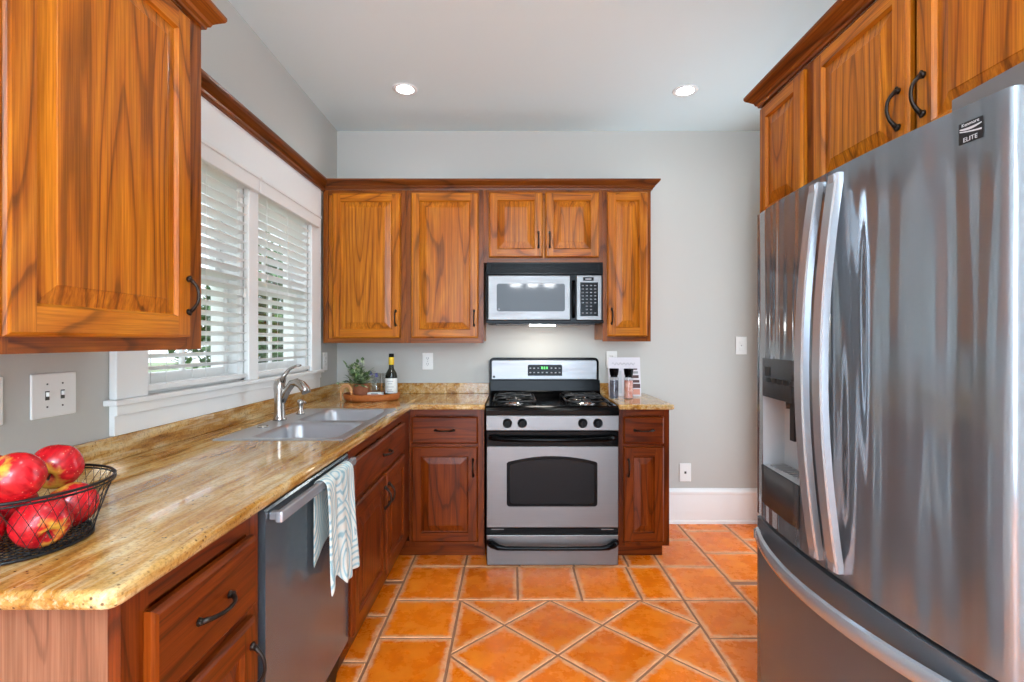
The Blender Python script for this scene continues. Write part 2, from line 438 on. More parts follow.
# ------------------------------------------------------------------ the room shell
XL, XR, YB, YR, ZC = -1.23, 1.76, 3.60, -3.6, 2.757
WY0, WYM0, WYM1, WY1, WZ0, WZ1 = 1.70, 2.348, 2.436, 3.087, 1.10, 2.05
b = MB()     # left wall with the double window opening
b.box(XL-0.14, XL, YR, WY0, 0, ZC, WALL); b.box(XL-0.14, XL, WY1, YB+0.12, 0, ZC, WALL)
b.box(XL-0.14, XL, WY0, WY1, 0, WZ0, WALL); b.box(XL-0.14, XL, WY0, WY1, WZ1, ZC, WALL)
b.box(XL-0.14, XL, WYM0, WYM1, WZ0, WZ1, WALL)
struct('wall_left', b, merge=False)
b = MB(); b.box(XL, XR+0.12, YB, YB+0.12, 0, ZC, WALL); struct('wall_back', b)
b = MB(); b.box(XR, XR+0.12, YR, 2.52, 0, ZC, WALL); b.box(XR, XR+0.12, 2.52, 3.36, 2.36, ZC, WALL); b.box(XR, XR+0.12, 3.36, YB, 0, ZC, WALL)
struct('wall_right', b, merge=False)
b = MB()
b.box(XL-0.14, -1.1, YR-0.12, YR, 0, ZC, WALL); b.box(1.6, XR+0.12, YR-0.12, YR, 0, ZC, WALL); b.box(-1.1, 1.6, YR-0.12, YR, 2.5, ZC, WALL)
struct('wall_rear', b, merge=False)
CANS = [(-0.627, 3.0), (1.022, 3.02), (-0.3, 1.0), (0.5, 1.0), (0.1, -0.7)]  # first two are in view, the rest are added out-of-view fill lamps
b = MB()     # ceiling, with a square hole behind each recessed lamp
xs = sorted({XL-0.14, XR+0.12} | {c[0]-0.05 for c in CANS} | {c[0]+0.05 for c in CANS})
ys = sorted({YR-0.12, YB+0.12} | {c[1]-0.05 for c in CANS} | {c[1]+0.05 for c in CANS})
for x0, x1 in zip(xs, xs[1:]):
    for y0, y1 in zip(ys, ys[1:]):
        mx, my = (x0+x1)/2, (y0+y1)/2
        if any(abs(mx-c[0]) < 0.05 and abs(my-c[1]) < 0.05 for c in CANS): continue
        b.box(x0, x1, y0, y1, ZC, ZC+0.14, CEIL)
struct('ceiling', b, merge=False)

# floor: grout bed and terracotta tiles
def clip(poly, ax, v, keep_less):
    out = []
    for i in range(len(poly)):
        p, q = poly[i-1], poly[i]
        ip = (p[ax] <= v) if keep_less else (p[ax] >= v); iq = (q[ax] <= v) if keep_less else (q[ax] >= v)
        if ip != iq:
            t = (v-p[ax])/(q[ax]-p[ax]); out.append((p[0]+t*(q[0]-p[0]), p[1]+t*(q[1]-p[1])))
        if iq: out.append(q)
    return out
def cliprect(poly, x0, x1, y0, y1):
    for ax, v, l in ((0, x0, False), (0, x1, True), (1, y0, False), (1, y1, True)):
        poly = clip(poly, ax, v, l)
        if len(poly) < 3: return []
    return poly
def area2(p): return sum(p[i-1][0]*p[i][1]-p[i][0]*p[i-1][1] for i in range(len(p)))/2
def inset(poly, d):
    if area2(poly) < 0: poly = poly[::-1]
    n = len(poly); out = []
    cs = []
    for i in range(n):
        p, q = Vector(poly[i]), Vector(poly[(i+1) % n]); e = (q-p)
        if e.length < 1e-6: continue
        e.normalize(); cs.append((p+Vector((-e.y, e.x))*d, e))
    for i in range(len(cs)):
        (p, e), (q, f) = cs[i-1], cs[i]
        den = e.x*f.y-e.y*f.x
        if abs(den) < 1e-6: out.append((q.x, q.y)); continue
        t = ((q.x-p.x)*f.y-(q.y-p.y)*f.x)/den; out.append((p.x+e.x*t, p.y+e.y*t))
    return out
tiles = []
fx0, fx1, fy1 = -0.2550, 0.850, 2.530
h = 0.221
for i in range(-4, 40):
    for j in range(-30, 40):
        cx = 0.187 + (i-j)*h; cy = 2.53-h - (i+j)*h
        if cy < -3.8 or cy > 3 or cx < -0.8 or cx > 1.4: continue
        q = cliprect([(cx-h, cy), (cx, cy-h), (cx+h, cy), (cx, cy+h)], fx0, fx1, -3.6, fy1)
        if len(q) >= 3 and abs(area2(q)) > 0.003: tiles.append(q)
def rect(x0, x1, y0, y1): tiles.append([(x0, y0), (x1, y0), (x1, y1), (x0, y1)])
rows = [2.906-0.35*k for k in range(20)]
for x0, x1 in zip((-0.577, -0.270, 0.029, 0.347, 0.645, 0.85), (-0.270, 0.029, 0.347, 0.645, 0.85, 1.158)): rect(x0, x1, 2.530, 2.906)
for y1, y0 in zip([2.530, 2.206, 1.86, 1.51, 1.16, .81, .46, .11, -.24, -.6, -1, -1.4, -1.8, -2.2, -2.6, -3.0], [2.206, 1.86, 1.51, 1.16, .81, .46, .11, -.24, -.6, -1, -1.4, -1.8, -2.2, -2.6, -3.0, -3.6]):
    rect(-0.577, -0.255, y0, y1); rect(0.850, 1.158, y0, y1)
    rect(-0.9, -0.577, y0+0.18, y1+0.18); rect(1.158, 1.48, y0+0.165, y1+0.165); rect(1.48, 1.80, y0, y1); rect(-1.23, -0.9, y0, y1)
rect(0.663, 0.85, 2.906, 3.25); rect(0.663, 0.85, 3.25, 3.6)
for y0, y1 in ((2.906, 3.295), (3.295, 3.60)): rect(0.85, 1.158, y0, y1); rect(1.48, 1.80, y0, y1)
for y0, y1 in ((2.72, 3.09), (3.09, 3.45), (3.45, 3.6)): rect(1.158, 1.48, y0, y1); rect(-0.9, -0.577, y0+(0.01 if y0 < 2.8 else 0), y1)
xx = -0.577
for k in range(4):
    rect(xx, xx+0.31, 2.906, 3.25); rect(xx, xx+0.31, 3.25, 3.6); xx += 0.31
b = MB(); bm = b.bm
be = []; 
seen = set()
for t in tiles:
    q0 = inset(t, 0.0045); q1 = inset(t, 0.0075); q2 = inset(t, 0.05)
    key = (round(sum(p[0] for p in t), 3), round(sum(p[1] for p in t), 3))
    if key in seen or len(q0) < 3 or not (len(q0) == len(q1) == len(q2)): continue
    seen.add(key)
    small = abs(area2(t)) < 0.012 or area2(q2) < 0.001
    if small:
        q2 = inset(t, 0.012)
        if area2(q2) <= 0: continue
    rn = random.random()
    rs = [[bm.verts.new((p[0], p[1], z)) for p in q] for q, z in ((q0, -0.004), (q1, 0.0), (q2, 0.0))]
    n = len(q0)
    for a, c2, ea, eb in ((rs[0], rs[1], 0.0, 0.0), (rs[1], rs[2], 0.0, 1.0)):
        for i in range(n):
            j = (i+1) % n; f = bm.faces.new((a[i], a[j], c2[j], c2[i])); f.material_index = b.mi(TERRA); be.append((rn, (ea, ea, eb, eb)))
    f = bm.faces.new(rs[2]); f.material_index = b.mi(TERRA); be.append((rn, (1.0,)*n))
me = bpy.data.meshes.new('floor'); bm.to_mesh(me); bm.free()
ca = me.attributes.new('edge', 'FLOAT', 'CORNER'); cr = me.attributes.new('rnd', 'FLOAT', 'FACE')
for p, (rn, es) in zip(me.polygons, be):
    cr.data[p.index].value = rn
    for li, e in zip(p.loop_indices, es): ca.data[li].value = e
me.materials.append(TERRA); me.materials.append(GROUT)
bm = bmesh.new(); bm.from_mesh(me)
for z in (-0.003,):
    vs = [bm.verts.new(p) for p in ((XL-0.14, YR-0.12, z), (XR+0.12, YR-0.12, z), (XR+0.12, YB+0.12, z), (XL-0.14, YB+0.12, z))]
    vl = [bm.verts.new((v.co.x, v.co.y, -0.12)) for v in vs]
    fs = [bm.faces.new(vs), bm.faces.new(vl[::-1])] + [bm.faces.new((vl[i], vl[(i+1) % 4], vs[(i+1) % 4], vs[i])) for i in range(4)]
    for f in fs: f.material_index = 1
bm.to_mesh(me); bm.free()
o = bpy.data.objects.new('floor', me); C.objects.link(o); o['kind'] = 'structure'

# baseboard, window casing, mouldings
prof = [(0, 0), (0.02, 0), (0.02, 0.018), (0.016, 0.025), (0.016, 0.205), (0.02, 0.212), (0.02, 0.226), (0.010, 0.240), (0, 0.246)]
b = MB(); b.sweep([(0.925, YB), (XR, YB), (XR, 3.52)], prof, TRIM); struct('baseboard_back', b)
b = MB(); b.sweep([(XR, 2.38), (XR, 0.2)], prof, TRIM); struct('baseboard_right', b)
cx = -1.206
b = MB(); b.box(XL+0.0005, cx, 1.561, WY0, WZ0+0.0, 2.05, TRIM); struct('trim_1', b, bevel=0.003)
b = MB(); b.box(XL+0.0005, cx, WYM0, WYM1, WZ0, 2.05, TRIM); struct('trim_2', b, bevel=0.003)
b = MB(); b.box(XL+0.0005, cx, WY1, 3.235, WZ0, 2.05, TRIM); struct('trim_3', b, bevel=0.003)
b = MB(); b.box(XL+0.0005, cx, 1.561, 3.235, 2.05, 2.235, TRIM); struct('trim_4', b, bevel=0.002)
b = MB(); b.box(XL-0.07, -1.19, 1.54, 3.25, 1.082, WZ0, TRIM); struct('trim_5', b, bevel=0.004)
b = MB(); b.box(XL+0.0005, -1.212, 1.561, 3.235, 0.9885, 1.05, TRIM); b.box(XL+0.0005, -1.204, 1.561, 3.235, 1.05, 1.082, TRIM); struct('trim_6', b, bevel=0.002)
rail = [(0, 2.232), (0.014, 2.232), (0.018, 2.240), (0.018, 2.252), (0.028, 2.262), (0.040, 2.280), (0.044, 2.292), (0.044, 2.304), (0, 2.304)]
b = MB(); b.sweep([(cx+0.0, 1.53), (cx+0.0, 3.262)], [(o_*0.9, z) for o_, z in rail], W['cy'])
b.box(XL+0.0005, cx, 1.53, 3.262, 2.2355, 2.304, W['cy']); o = struct('trim_7', b)

def window(name, y0, y1):
    b = MB(); x0, x1 = XL-0.125, XL-0.045
    for (a, c, lo, hi) in ((y0, y0+0.02, WZ0, WZ1), (y1-0.02, y1, WZ0, WZ1), (y0, y1, WZ1-0.02, WZ1), (y0, y1, WZ0, WZ0+0.02)):
        b.box(XL-0.14, XL-0.005, a, c, lo, hi, TRIM)
    mid = 1.555
    for lo, hi, xa, xb in ((WZ0+0.02, mid+0.02, x0+0.035, x0+0.065), (mid-0.02, WZ1-0.02, x0, x0+0.030)):
        b.box(xa, xb, y0+0.02, y0+0.06, lo, hi, TRIM); b.box(xa, xb, y1-0.06, y1-0.02, lo, hi, TRIM)
        b.box(xa, xb, y0+0.06, y1-0.06, lo, lo+0.045, TRIM); b.box(xa, xb, y0+0.06, y1-0.06, hi-0.04, hi, TRIM)
        ym = (y0+y1)/2
        b.box(xa+0.008, xb-0.008, ym-0.009, ym+0.009, lo+0.045, hi-0.04, TRIM)
    o = build(name, b, None, ((XL-0.06), (y0+y1)/2, WZ0), merge=False); o['kind'] = 'structure'
    g = MB()
    for lo, hi, xa in ((WZ0+0.06, mid-0.02, x0+0.05), (mid+0.02, WZ1-0.055, x0+0.015)):
        g.box(xa-0.0015, xa+0.0015, y0+0.058, y1-0.058, lo, hi, PANE)
    build('glass_pane', g, o)
window('window_1', WY0, WYM0); window('window_2', WYM1, WY1)

def blind(label, y0, y1, vy0, vy1):
    t = thing('window_blind', label, 'blind', (-1.235, (y0+y1)/2, WZ1-0.01), 'white slatted blinds over the sink')
    b = MB(); b.box(-1.2045, -1.180, vy0, vy1, 1.975, 2.046, SLAT); b.box(-1.203, -1.172, vy0-0.002, vy1+0.002, 2.034, 2.050, SLAT)
    build('valance', b, t, bevel=0.004)
    b = MB(); b.box(-1.262, -1.2055, y0+0.004, y1-0.004, 2.005, 2.040, SLAT); build('headrail', b, t)
    b = MB(); z = 1.975; tl = math.radians(17)
    while z > WZ0+0.06:
        T = Matrix.Translation((-1.237, 0, z)) @ Matrix.Rotation(-tl, 4, 'Y')
        b.box(-0.025, 0.025, y0+0.006, y1-0.006, -0.0014, 0.0014, SLAT, T); z -= 0.0415
    build('slats', b, t, merge=False)
    b = MB(); b.box(-1.262, -1.212, y0+0.006, y1-0.006, WZ0+0.012, WZ0+0.032, SLAT); build('bottom_rail', b, t, bevel=0.004)
    for k in (0.14, 0.5, 0.86):
        y = y0+(y1-y0)*k
        b = MB()
        for x in (-1.264, -1.2095): b.tube([(x, y, 2.0), (x, y, WZ0+0.03)], 0.0012, SLAT, 5)
        build('ladder_cord', b, t)
    b = MB(); yy = y1-0.05
    b.tube([(-1.2005, yy, 1.97), (-1.1975, yy, 1.74), (-1.1995, yy, 1.50)], 0.0013, SLAT, 5)
    b.lathe([(0.002, 0.03), (0.006, 0.0), (0.0065, -0.012), (0.003, -0.016)], SLAT, (-1.1995, yy, 1.49), 10); build('pull_cord', b, t)
blind('white slatted window blind on the window nearer the camera', WY0, WYM0, 1.66, 2.395)
blind('white slatted window blind on the window nearer the back wall', WYM1, WY1, 2.405, 3.16)

# cased opening to the side passage, right wall
b = MB()
for y0, y1, z0, z1 in ((3.36, 3.47, 0, 2.37), (2.41, 2.52, 0, 2.37), (2.41, 3.47, 2.37, 2.50)): b.box(XR-0.022, XR-0.0005, y0, y1, z0, z1, TRIM)
b.box(XR-0.05, XR-0.0005, 2.38, 3.50, 2.50, 2.525, TRIM); struct('trim_8', b, bevel=0.003, merge=False)
# garden opening frame in the rear wall (behind the camera)
b = MB()
for x in (-1.1, -0.22, 0.68, 1.54): b.box(x, x+0.06, YR-0.09, YR-0.03, 0.0, 2.5, TRIM)
for z in (0.0, 1.2, 2.44): b.box(-1.1, 1.6, YR-0.09, YR-0.03, z, z+0.06, TRIM)
o = struct('window_3', b, merge=False)
g = MB(); g.box(-1.04, 1.54, YR-0.062, YR-0.058, 0.06, 2.44, PANE); build('glass_pane', g, o)

# ------------------------------------------------------------------ recessed lamps
def can(x, y, label):
    t = thing('recessed_light', label, 'ceiling light', (x, y, ZC), 'recessed ceiling lights')
    b = MB(); b.lathe([(0.0485, 0.0), (0.0485, -0.004), (0.056, -0.007), (0.070, -0.005), (0.074, -0.0005), (0.0485, -0.0005)], TRIM, (x, y, ZC), 40, caps=False); build('trim_ring', b, t)
    b = MB(); b.lathe([(0.0485, -0.004), (0.0485, 0.06), (0.042, 0.075), (0.001, 0.075)], TRIM, (x, y, ZC), 32, caps=False); build('can_baffle', b, t)
    b = MB(); b.lathe([(0.001, 0.012), (0.022, 0.014), (0.036, 0.024), (0.040, 0.04), (0.036, 0.06), (0.02, 0.07)], LAMP, (x, y, ZC), 28); build('lamp', b, t)
names = ['recessed ceiling light above the stove side, near the window wall', 'recessed ceiling light nearer the refrigerator wall',
         'added recessed ceiling light over the aisle on the sink side', 'added recessed ceiling light over the aisle on the fridge side', 'added recessed ceiling light behind the camera']
for (x, y), n in zip(CANS, names): can(x, y, n)
# three-light fixture hanging in the room behind the camera (mirrored in the microwave door)
t = thing('pendant_fixture', 'three-shade hanging ceiling fixture behind the camera, mirrored in the microwave', 'ceiling light', (0.32, -1.5, ZC))
b = MB(); b.lathe([(0.06, 0), (0.06, -0.015), (0.02, -0.03)], NICKEL, (0.32, -1.5, ZC), 20); b.tube([(0.32, -1.5, ZC-0.02), (0.32, -1.5, 2.28)], 0.008, NICKEL)
for dx in (-0.26, 0, 0.26): b.tube([(0.32, -1.5, 2.30), (0.32+dx*0.6, -1.5, 2.32), (0.32+dx, -1.5, 2.24)], 0.008, NICKEL)
build('frame', b, t)
for dx in (-0.26, 0, 0.26):
    b = MB(); b.lathe([(0.03, 0.10), (0.06, 0.06), (0.085, 0.0), (0.08, -0.003), (0.03, 0.06)], BULB, (0.32+dx, -1.5, 2.13), 20); build('lamp_shade', b, t)

# ------------------------------------------------------------------ cabinet doors and drawers
def panel_front(mb, face, u0, u1, z0, z1, d0, fam, raised=True, stile=0.055, thick=0.02):
    """A raised-panel front. face 'y': front looks to -Y, u=x, d0=plane y behind it. face '+x': looks to +X, u=y. face '-x'."""
    def P(u, z, d):
        if face == 'y': return (u, d0-d, z)
        if face == '+x': return (d0+d, u, z)
        return (d0-d, u, z)
    V = W[fam+'z']; H = W[fam+('x' if face == 'y' else 'y')]
    def ringq(i0, dA, i1, dB, mv, mh):
        a = [(u0+i0, z0+i0), (u1-i0, z0+i0), (u1-i0, z1-i0), (u0+i0, z1-i0)]
        c = [(u0+i1, z0+i1), (u1-i1, z0+i1), (u1-i1, z1-i1), (u0+i1, z1-i1)]
        for k in range(4):
            j = (k+1) % 4
            mb.face([P(*a[k], dA), P(*a[j], dA), P(*c[j], dB), P(*c[k], dB)], mh if k % 2 == 0 else mv)
    ringq(0, 0.0005, 0, thick-0.008, V, H)
    ringq(0, thick-0.008, 0.004, thick-0.003, V, H)
    ringq(0.004, thick-0.003, 0.009, thick, V, H)
    e = 0.009
    if not raised:
        mb.face([P(u0+e, z0+e, thick), P(u1-e, z0+e, thick), P(u1-e, z1-e, thick), P(u0+e, z1-e, thick)], H)
    else:
        s = stile
        def q(a, c, lo, hi, m): mb.face([P(a, lo, thick), P(c, lo, thick), P(c, hi, thick), P(a, hi, thick)], m)
        q(u0+e, u0+s, z0+e, z1-e, V); q(u1-s, u1-e, z0+e, z1-e, V)
        q(u0+s, u1-s, z0+e, z0+s, H); q(u0+s, u1-s, z1-s, z1-e, H)
        ringq(s, thick, s+0.006, thick-0.009, V, H)
        ringq(s+0.006, thick-0.009, s+0.008, thick-0.010, V, V)
        bw = min(0.036, (u1-u0-2*s)*0.28)
        ringq(s+0.008, thick-0.010, s+0.008+bw, thick-0.002, V, V)
        k = s+0.008+bw
        ringq(k, thick-0.002, k+0.0015, thick-0.0005, V, V); k += 0.0015
        mb.face([P(u0+k, z0+k, thick-0.0005), P(u1-k, z0+k, thick-0.0005), P(u1-k, z1-k, thick-0.0005), P(u0+k, z1-k, thick-0.0005)], V)
    mb.face([P(u0, z0, 0.0005), P(u0, z1, 0.0005), P(u1, z1, 0.0005), P(u1, z0, 0.0005)], V)
    return P
def pull(parent, P, u, z, vertical, ln=0.096, d=0.02):
    """bronze arched bar pull with flared ends"""
    b = MB(); pts = []; rs = []
    for k in range(13):
        s = -1+2*k/12; a = s*ln/2*0.94
        dd = d + 0.006 + 0.024*(1-abs(s)**2.4)
        pts.append(P(u, z+a, dd) if vertical else P(u+a, z, dd)); rs.append(0.0042+0.0022*abs(s)**4)
    b.tube(pts, rs, BRONZE, 8)
    for s in (-1, 1):
        a = s*ln/2*0.94
        foot = [P(u, z+a, d-0.0005), P(u, z+a, d+0.009)] if vertical else [P(u+a, z, d-0.0005), P(u+a, z, d+0.009)]
        b.tube(foot, [0.0085, 0.0060], BRONZE, 10)
        ends = [P(u, z+a, d+0.006), P(u, z+a+s*0.010, d+0.005)] if vertical else [P(u+a, z, d+0.006), P(u+a+s*0.010, z, d+0.005)]
        b.tube(ends, [0.006, 0.0035], BRONZE, 8)
    return build('handle', b, parent)
def door(t, face, u0, u1, z0, z1, d0, fam, hs=None, hz='low', name='door', stile=0.055, ho=0.028):
    b = MB(); P = panel_front(b, face, u0, u1, z0, z1, d0, fam, True, stile)
    o = build(name, b, t)
    if hs is not None:
        u = u0+ho if hs == 'lo' else u1-ho
        pull(o, P, u, (z0+0.125 if hz == 'low' else z1-0.13) if isinstance(hz, str) else hz, True)
    return o
def drawer(t, face, u0, u1, z0, z1, d0, fam, handle=True):
    b = MB(); P = panel_front(b, face, u0, u1, z0, z1, d0, fam, False)
    o = build('drawer_front', b, t)
    if handle: pull(o, P, (u0+u1)/2, (z0+z1)/2, False, 0.11)
    return o
def frame_face(b, face, u0, u1, z0, z1, d0, fam, stiles, rails, thick=0.02):
    """face frame: full-height stiles and rails between; d0 = front plane"""
    V = W[fam+'z']; H = W[fam+('x' if face == 'y' else 'y')]
    def bx(a, c, lo, hi, m):
        if face == 'y': b.box(a, c, d0, d0+thick, lo, hi, m)
        elif face == '+x': b.box(d0-thick, d0, a, c, lo, hi, m)
        else: b.box(d0, d0+thick, a, c, lo, hi, m)
    ss = sorted(stiles)
    for a, c in ss: bx(a, c, z0, z1, V)
    for lo, hi in rails:
        for (a, c), (a2, c2) in zip(ss, ss[1:]): bx(c, a2, lo, hi, H)

crown = [(0, 0), (0.010, 0.0), (0.012, 0.008), (0.018, 0.012), (0.022, 0.022), (0.036, 0.034), (0.046, 0.042), (0.050, 0.050), (0.050, 0.058), (0, 0.058)]

# back wall uppers: face plane y=3.27
UG = 'honey oak wall cabinets along the back wall'
def upper_back(name, label, x0, x1, zb, doors, group=UG, zt=2.244):
    t = thing(name, label, 'cabinet', ((x0+x1)/2, 3.44, zb), group)
    b = MB(); b.box(x0, x1, 3.29, YB-0.001, zb+0.012, zt, W['uz'])
    st = [(x0, x0+0.03), (x1-0.03, x1)]
    frame_face(b, 'y', x0, x1, zb, zt, 3.27, 'f', st, [(zb, zb+0.03), (zt-0.03, zt)])
    b.box(x0+0.03, x1-0.03, 3.283, 3.30, zb+0.03, zt-0.03, W['uz'])
    build('cabinet_body', b, t, merge=False)
    for (a, c, z0, z1, hs) in doors: door(t, 'y', a, c, z0, z1, 3.27, 'u', hs, 'low' if z1-z0 > 0.6 else z0+0.11, stile=0.052)
    return t
upper_back('wall_cabinet', 'tall single-door oak wall cabinet in the corner by the window', -1.2055, -0.677, 1.267, [(-1.143, -0.711, 1.30, 2.222, 'hi')])
upper_back('wall_cabinet', 'tall single-door oak wall cabinet left of the microwave', -0.676, -0.182, 1.267, [(-0.641, -0.213, 1.30, 2.225, 'hi')])
upper_back('wall_cabinet', 'short two-door oak wall cabinet directly above the microwave', -0.181, 0.578, 1.780, [(-0.146, 0.196, 1.812, 2.228, 'hi'), (0.211, 0.553, 1.812, 2.228, 'lo')])
upper_back('wall_cabinet', 'narrow single-door oak wall cabinet right of the microwave', 0.579, 0.886, 1.277, [(0.605, 0.862, 1.312, 2.228, 'lo')])
b = MB(); b.sweep([(0.886, YB-0.002), (0.886, 3.27), (-1.205, 3.27)][::-1], [(o_, 2.2445+z) for o_, z in crown], W['cx']); 
o = struct('trim_9', b)

# left wall upper, nearest the camera: face plane x=-.92
t = thing('wall_cabinet', 'large oak wall cabinet on the left wall in front of the window', 'cabinet', (-1.07, 1.2, 1.256))
b = MB(); b.box(XL+0.001, -0.94, 0.42, 1.515, 1.275, 2.206, W['uz'])
frame_face(b, '+x', 0.42, 1.515, 1.256, 2.206, -0.92, 'f', [(0.42, 0.45), (0.87, 0.935), (1.45, 1.515)], [(1.256, 1.30), (2.16, 2.206)])
b.box(XL+0.001, -0.94, 1.503, 1.515, 1.256, 1.275, W['uy'])
build('cabinet_body', b, t, merge=False)
door(t, '+x', 0.912, 1.441, 1.288, 2.185, -0.92, 'u', 'hi', 1.288+0.118, stile=0.058, ho=0.018)
door(t, '+x', 0.440, 0.897, 1.288, 2.185, -0.92, 'u', 'lo', 1.288+0.125, stile=0.058)
b = MB(); b.sweep([(-0.92, 0.42), (-0.92, 1.515), (XL+0.002, 1.515)], [(o_, 2.2065+z) for o_, z in crown], W['fy'])
struct('trim_10', b)

# uppers over the refrigerator: face plane x=.99
def upper_right(label, y0, y1, zb, doors, mids=()):
    t = thing('wall_cabinet', label, 'cabinet', (1.37, (y0+y1)/2, zb), 'oak wall cabinets over the refrigerator')
    b = MB(); zt = 2.206; b.box(1.01, XR-0.001, y0, y1, zb, zt, W['uz'])
    st = [(y0, y0+0.032), (y1-0.032, y1)] + [(m-0.03, m+0.03) for m in mids]
    frame_face(b, '-x', y0, y1, zb, zt, 0.99, 'f', st, [(zb, zb+0.03), (zt-0.03, zt)])
    build('cabinet_body', b, t, merge=False)
    for a, c, hs in doors: door(t, '-x', a, c, zb+0.012, 2.19, 0.99, 'u', hs, 1.862, stile=0.05)
    return t
upper_right('narrow single-door oak cabinet above the refrigerator, nearest the back wall', 1.69, 2.03, 1.73, [(1.715, 2.012, None)])
upper_right('wide two-door oak cabinet above the refrigerator with bronze pulls', 0.78, 1.689, 1.728, [(1.257, 1.655, 'lo'), (0.80, 1.235, 'hi')])
b = MB(); b.sweep([(XR-0.001, 2.03), (0.99, 2.03), (0.99, 0.78)], [(o_, 2.2065+z) for o_, z in crown], W['fy'])
for f in b.bm.faces: pass
struct('trim_11', b)

# base cabinets -----------------------------------------------------------------------------
CT0, CT1 = 0.884, 0.914
FX = -0.60
# near drawer-and-door base with the pale veneer end
t = thing('base_cabinet', 'oak base cabinet with one drawer, nearest the camera, left of the dishwasher', 'cabinet', (-0.9, 1.0, 0), 'oak base cabinets')
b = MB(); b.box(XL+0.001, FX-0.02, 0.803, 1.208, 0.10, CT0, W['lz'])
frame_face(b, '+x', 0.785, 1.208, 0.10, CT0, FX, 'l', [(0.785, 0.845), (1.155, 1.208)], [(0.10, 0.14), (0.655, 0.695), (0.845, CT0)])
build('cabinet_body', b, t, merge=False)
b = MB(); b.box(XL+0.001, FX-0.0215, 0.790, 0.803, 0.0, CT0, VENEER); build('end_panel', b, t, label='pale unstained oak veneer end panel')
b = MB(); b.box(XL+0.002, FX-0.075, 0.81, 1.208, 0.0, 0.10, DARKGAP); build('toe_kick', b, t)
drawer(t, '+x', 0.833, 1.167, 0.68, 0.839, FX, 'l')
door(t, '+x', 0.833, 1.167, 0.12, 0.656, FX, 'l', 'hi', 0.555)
# sink base
t = thing('sink_cabinet', 'oak sink base cabinet with false drawer and two doors under the sink', 'cabinet', (-0.9, 2.35, 0), 'oak base cabinets')
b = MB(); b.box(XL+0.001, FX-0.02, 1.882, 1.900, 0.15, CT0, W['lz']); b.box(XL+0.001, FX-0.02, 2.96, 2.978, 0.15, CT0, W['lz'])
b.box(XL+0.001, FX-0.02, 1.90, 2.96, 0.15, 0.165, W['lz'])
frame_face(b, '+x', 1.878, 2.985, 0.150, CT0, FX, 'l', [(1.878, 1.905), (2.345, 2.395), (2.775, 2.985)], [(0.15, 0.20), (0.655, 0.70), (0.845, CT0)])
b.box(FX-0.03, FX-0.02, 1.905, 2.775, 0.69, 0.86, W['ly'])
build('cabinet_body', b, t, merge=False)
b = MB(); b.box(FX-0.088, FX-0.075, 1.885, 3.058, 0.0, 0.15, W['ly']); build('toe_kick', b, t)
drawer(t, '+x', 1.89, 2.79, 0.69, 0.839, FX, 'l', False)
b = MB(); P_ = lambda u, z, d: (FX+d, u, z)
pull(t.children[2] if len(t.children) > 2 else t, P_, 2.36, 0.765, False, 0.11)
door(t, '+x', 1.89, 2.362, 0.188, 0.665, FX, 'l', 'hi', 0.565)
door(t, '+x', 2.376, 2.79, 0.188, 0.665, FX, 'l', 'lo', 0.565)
# back left base
FY = 2.99
def base_back(label, x0, x1, drawer_x, hs, endp):
    t = thing('base_cabinet', label, 'cabinet', ((x0+x1)/2, 3.3, 0), 'oak base cabinets')
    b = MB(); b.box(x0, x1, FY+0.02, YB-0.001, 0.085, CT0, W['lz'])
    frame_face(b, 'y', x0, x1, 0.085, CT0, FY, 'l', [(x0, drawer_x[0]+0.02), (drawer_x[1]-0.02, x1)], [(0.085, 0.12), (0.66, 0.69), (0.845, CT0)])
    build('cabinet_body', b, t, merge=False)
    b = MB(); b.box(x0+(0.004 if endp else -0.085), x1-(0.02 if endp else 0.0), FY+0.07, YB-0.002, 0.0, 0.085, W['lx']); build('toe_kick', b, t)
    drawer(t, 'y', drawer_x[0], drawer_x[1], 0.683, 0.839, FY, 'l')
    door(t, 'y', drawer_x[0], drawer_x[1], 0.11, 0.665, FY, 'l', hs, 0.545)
base_back('oak base cabinet with one drawer and one door left of the stove', -0.599, -0.163, (-0.584, -0.198), 'hi', False)
base_back('narrow oak base cabinet with one drawer and one door right of the stove', 0.622, 0.918, (0.648, 0.884), 'lo', True)

# countertops --------------------------------------------------------------------------------
SX0, SX1, SY0, SY1 = -1.10, -0.622, 1.885, 2.745          # sink rim
def slab(xs, ys, solid, z0, z1):
    b = MB(); bm = b.bm; mi = b.mi(GRANITE); vt = {}
    def v(i, j, z):
        k = (i, j, z)
        if k not in vt: vt[k] = bm.verts.new((xs[i], ys[j], z))
        return vt[k]
    nx, ny = len(xs)-1, len(ys)-1
    on = lambda i, j: 0 <= i < nx and 0 <= j < ny and solid((xs[i]+xs[i+1])/2, (ys[j]+ys[j+1])/2)
    for i in range(nx):
        for j in range(ny):
            if not on(i, j): continue
            bm.faces.new((v(i, j, z1), v(i+1, j, z1), v(i+1, j+1, z1), v(i, j+1, z1)))
            bm.faces.new((v(i, j+1, z0), v(i+1, j+1, z0), v(i+1, j, z0), v(i, j, z0)))
            for di, dj, a, c in ((0, -1, (i, j), (i+1, j)), (1, 0, (i+1, j), (i+1, j+1)), (0, 1, (i+1, j+1), (i, j+1)), (-1, 0, (i, j+1), (i, j))):
                if not on(i+di, j+dj): bm.faces.new((v(*a, z0), v(*c, z0), v(*c, z1), v(*a, z1)))
    for f in bm.faces: f.material_index = mi
    return b
def round_edges(b, test, r, seg=4):
    bm = b.bm; bm.normal_update()
    es = [e for e in bm.edges if test(e)]
    bmesh.ops.bevel(bm, geom=es, offset=r, segments=seg, profile=0.5, affect='EDGES')
CXF, CYN, CYF = -0.58, 0.745, 2.94
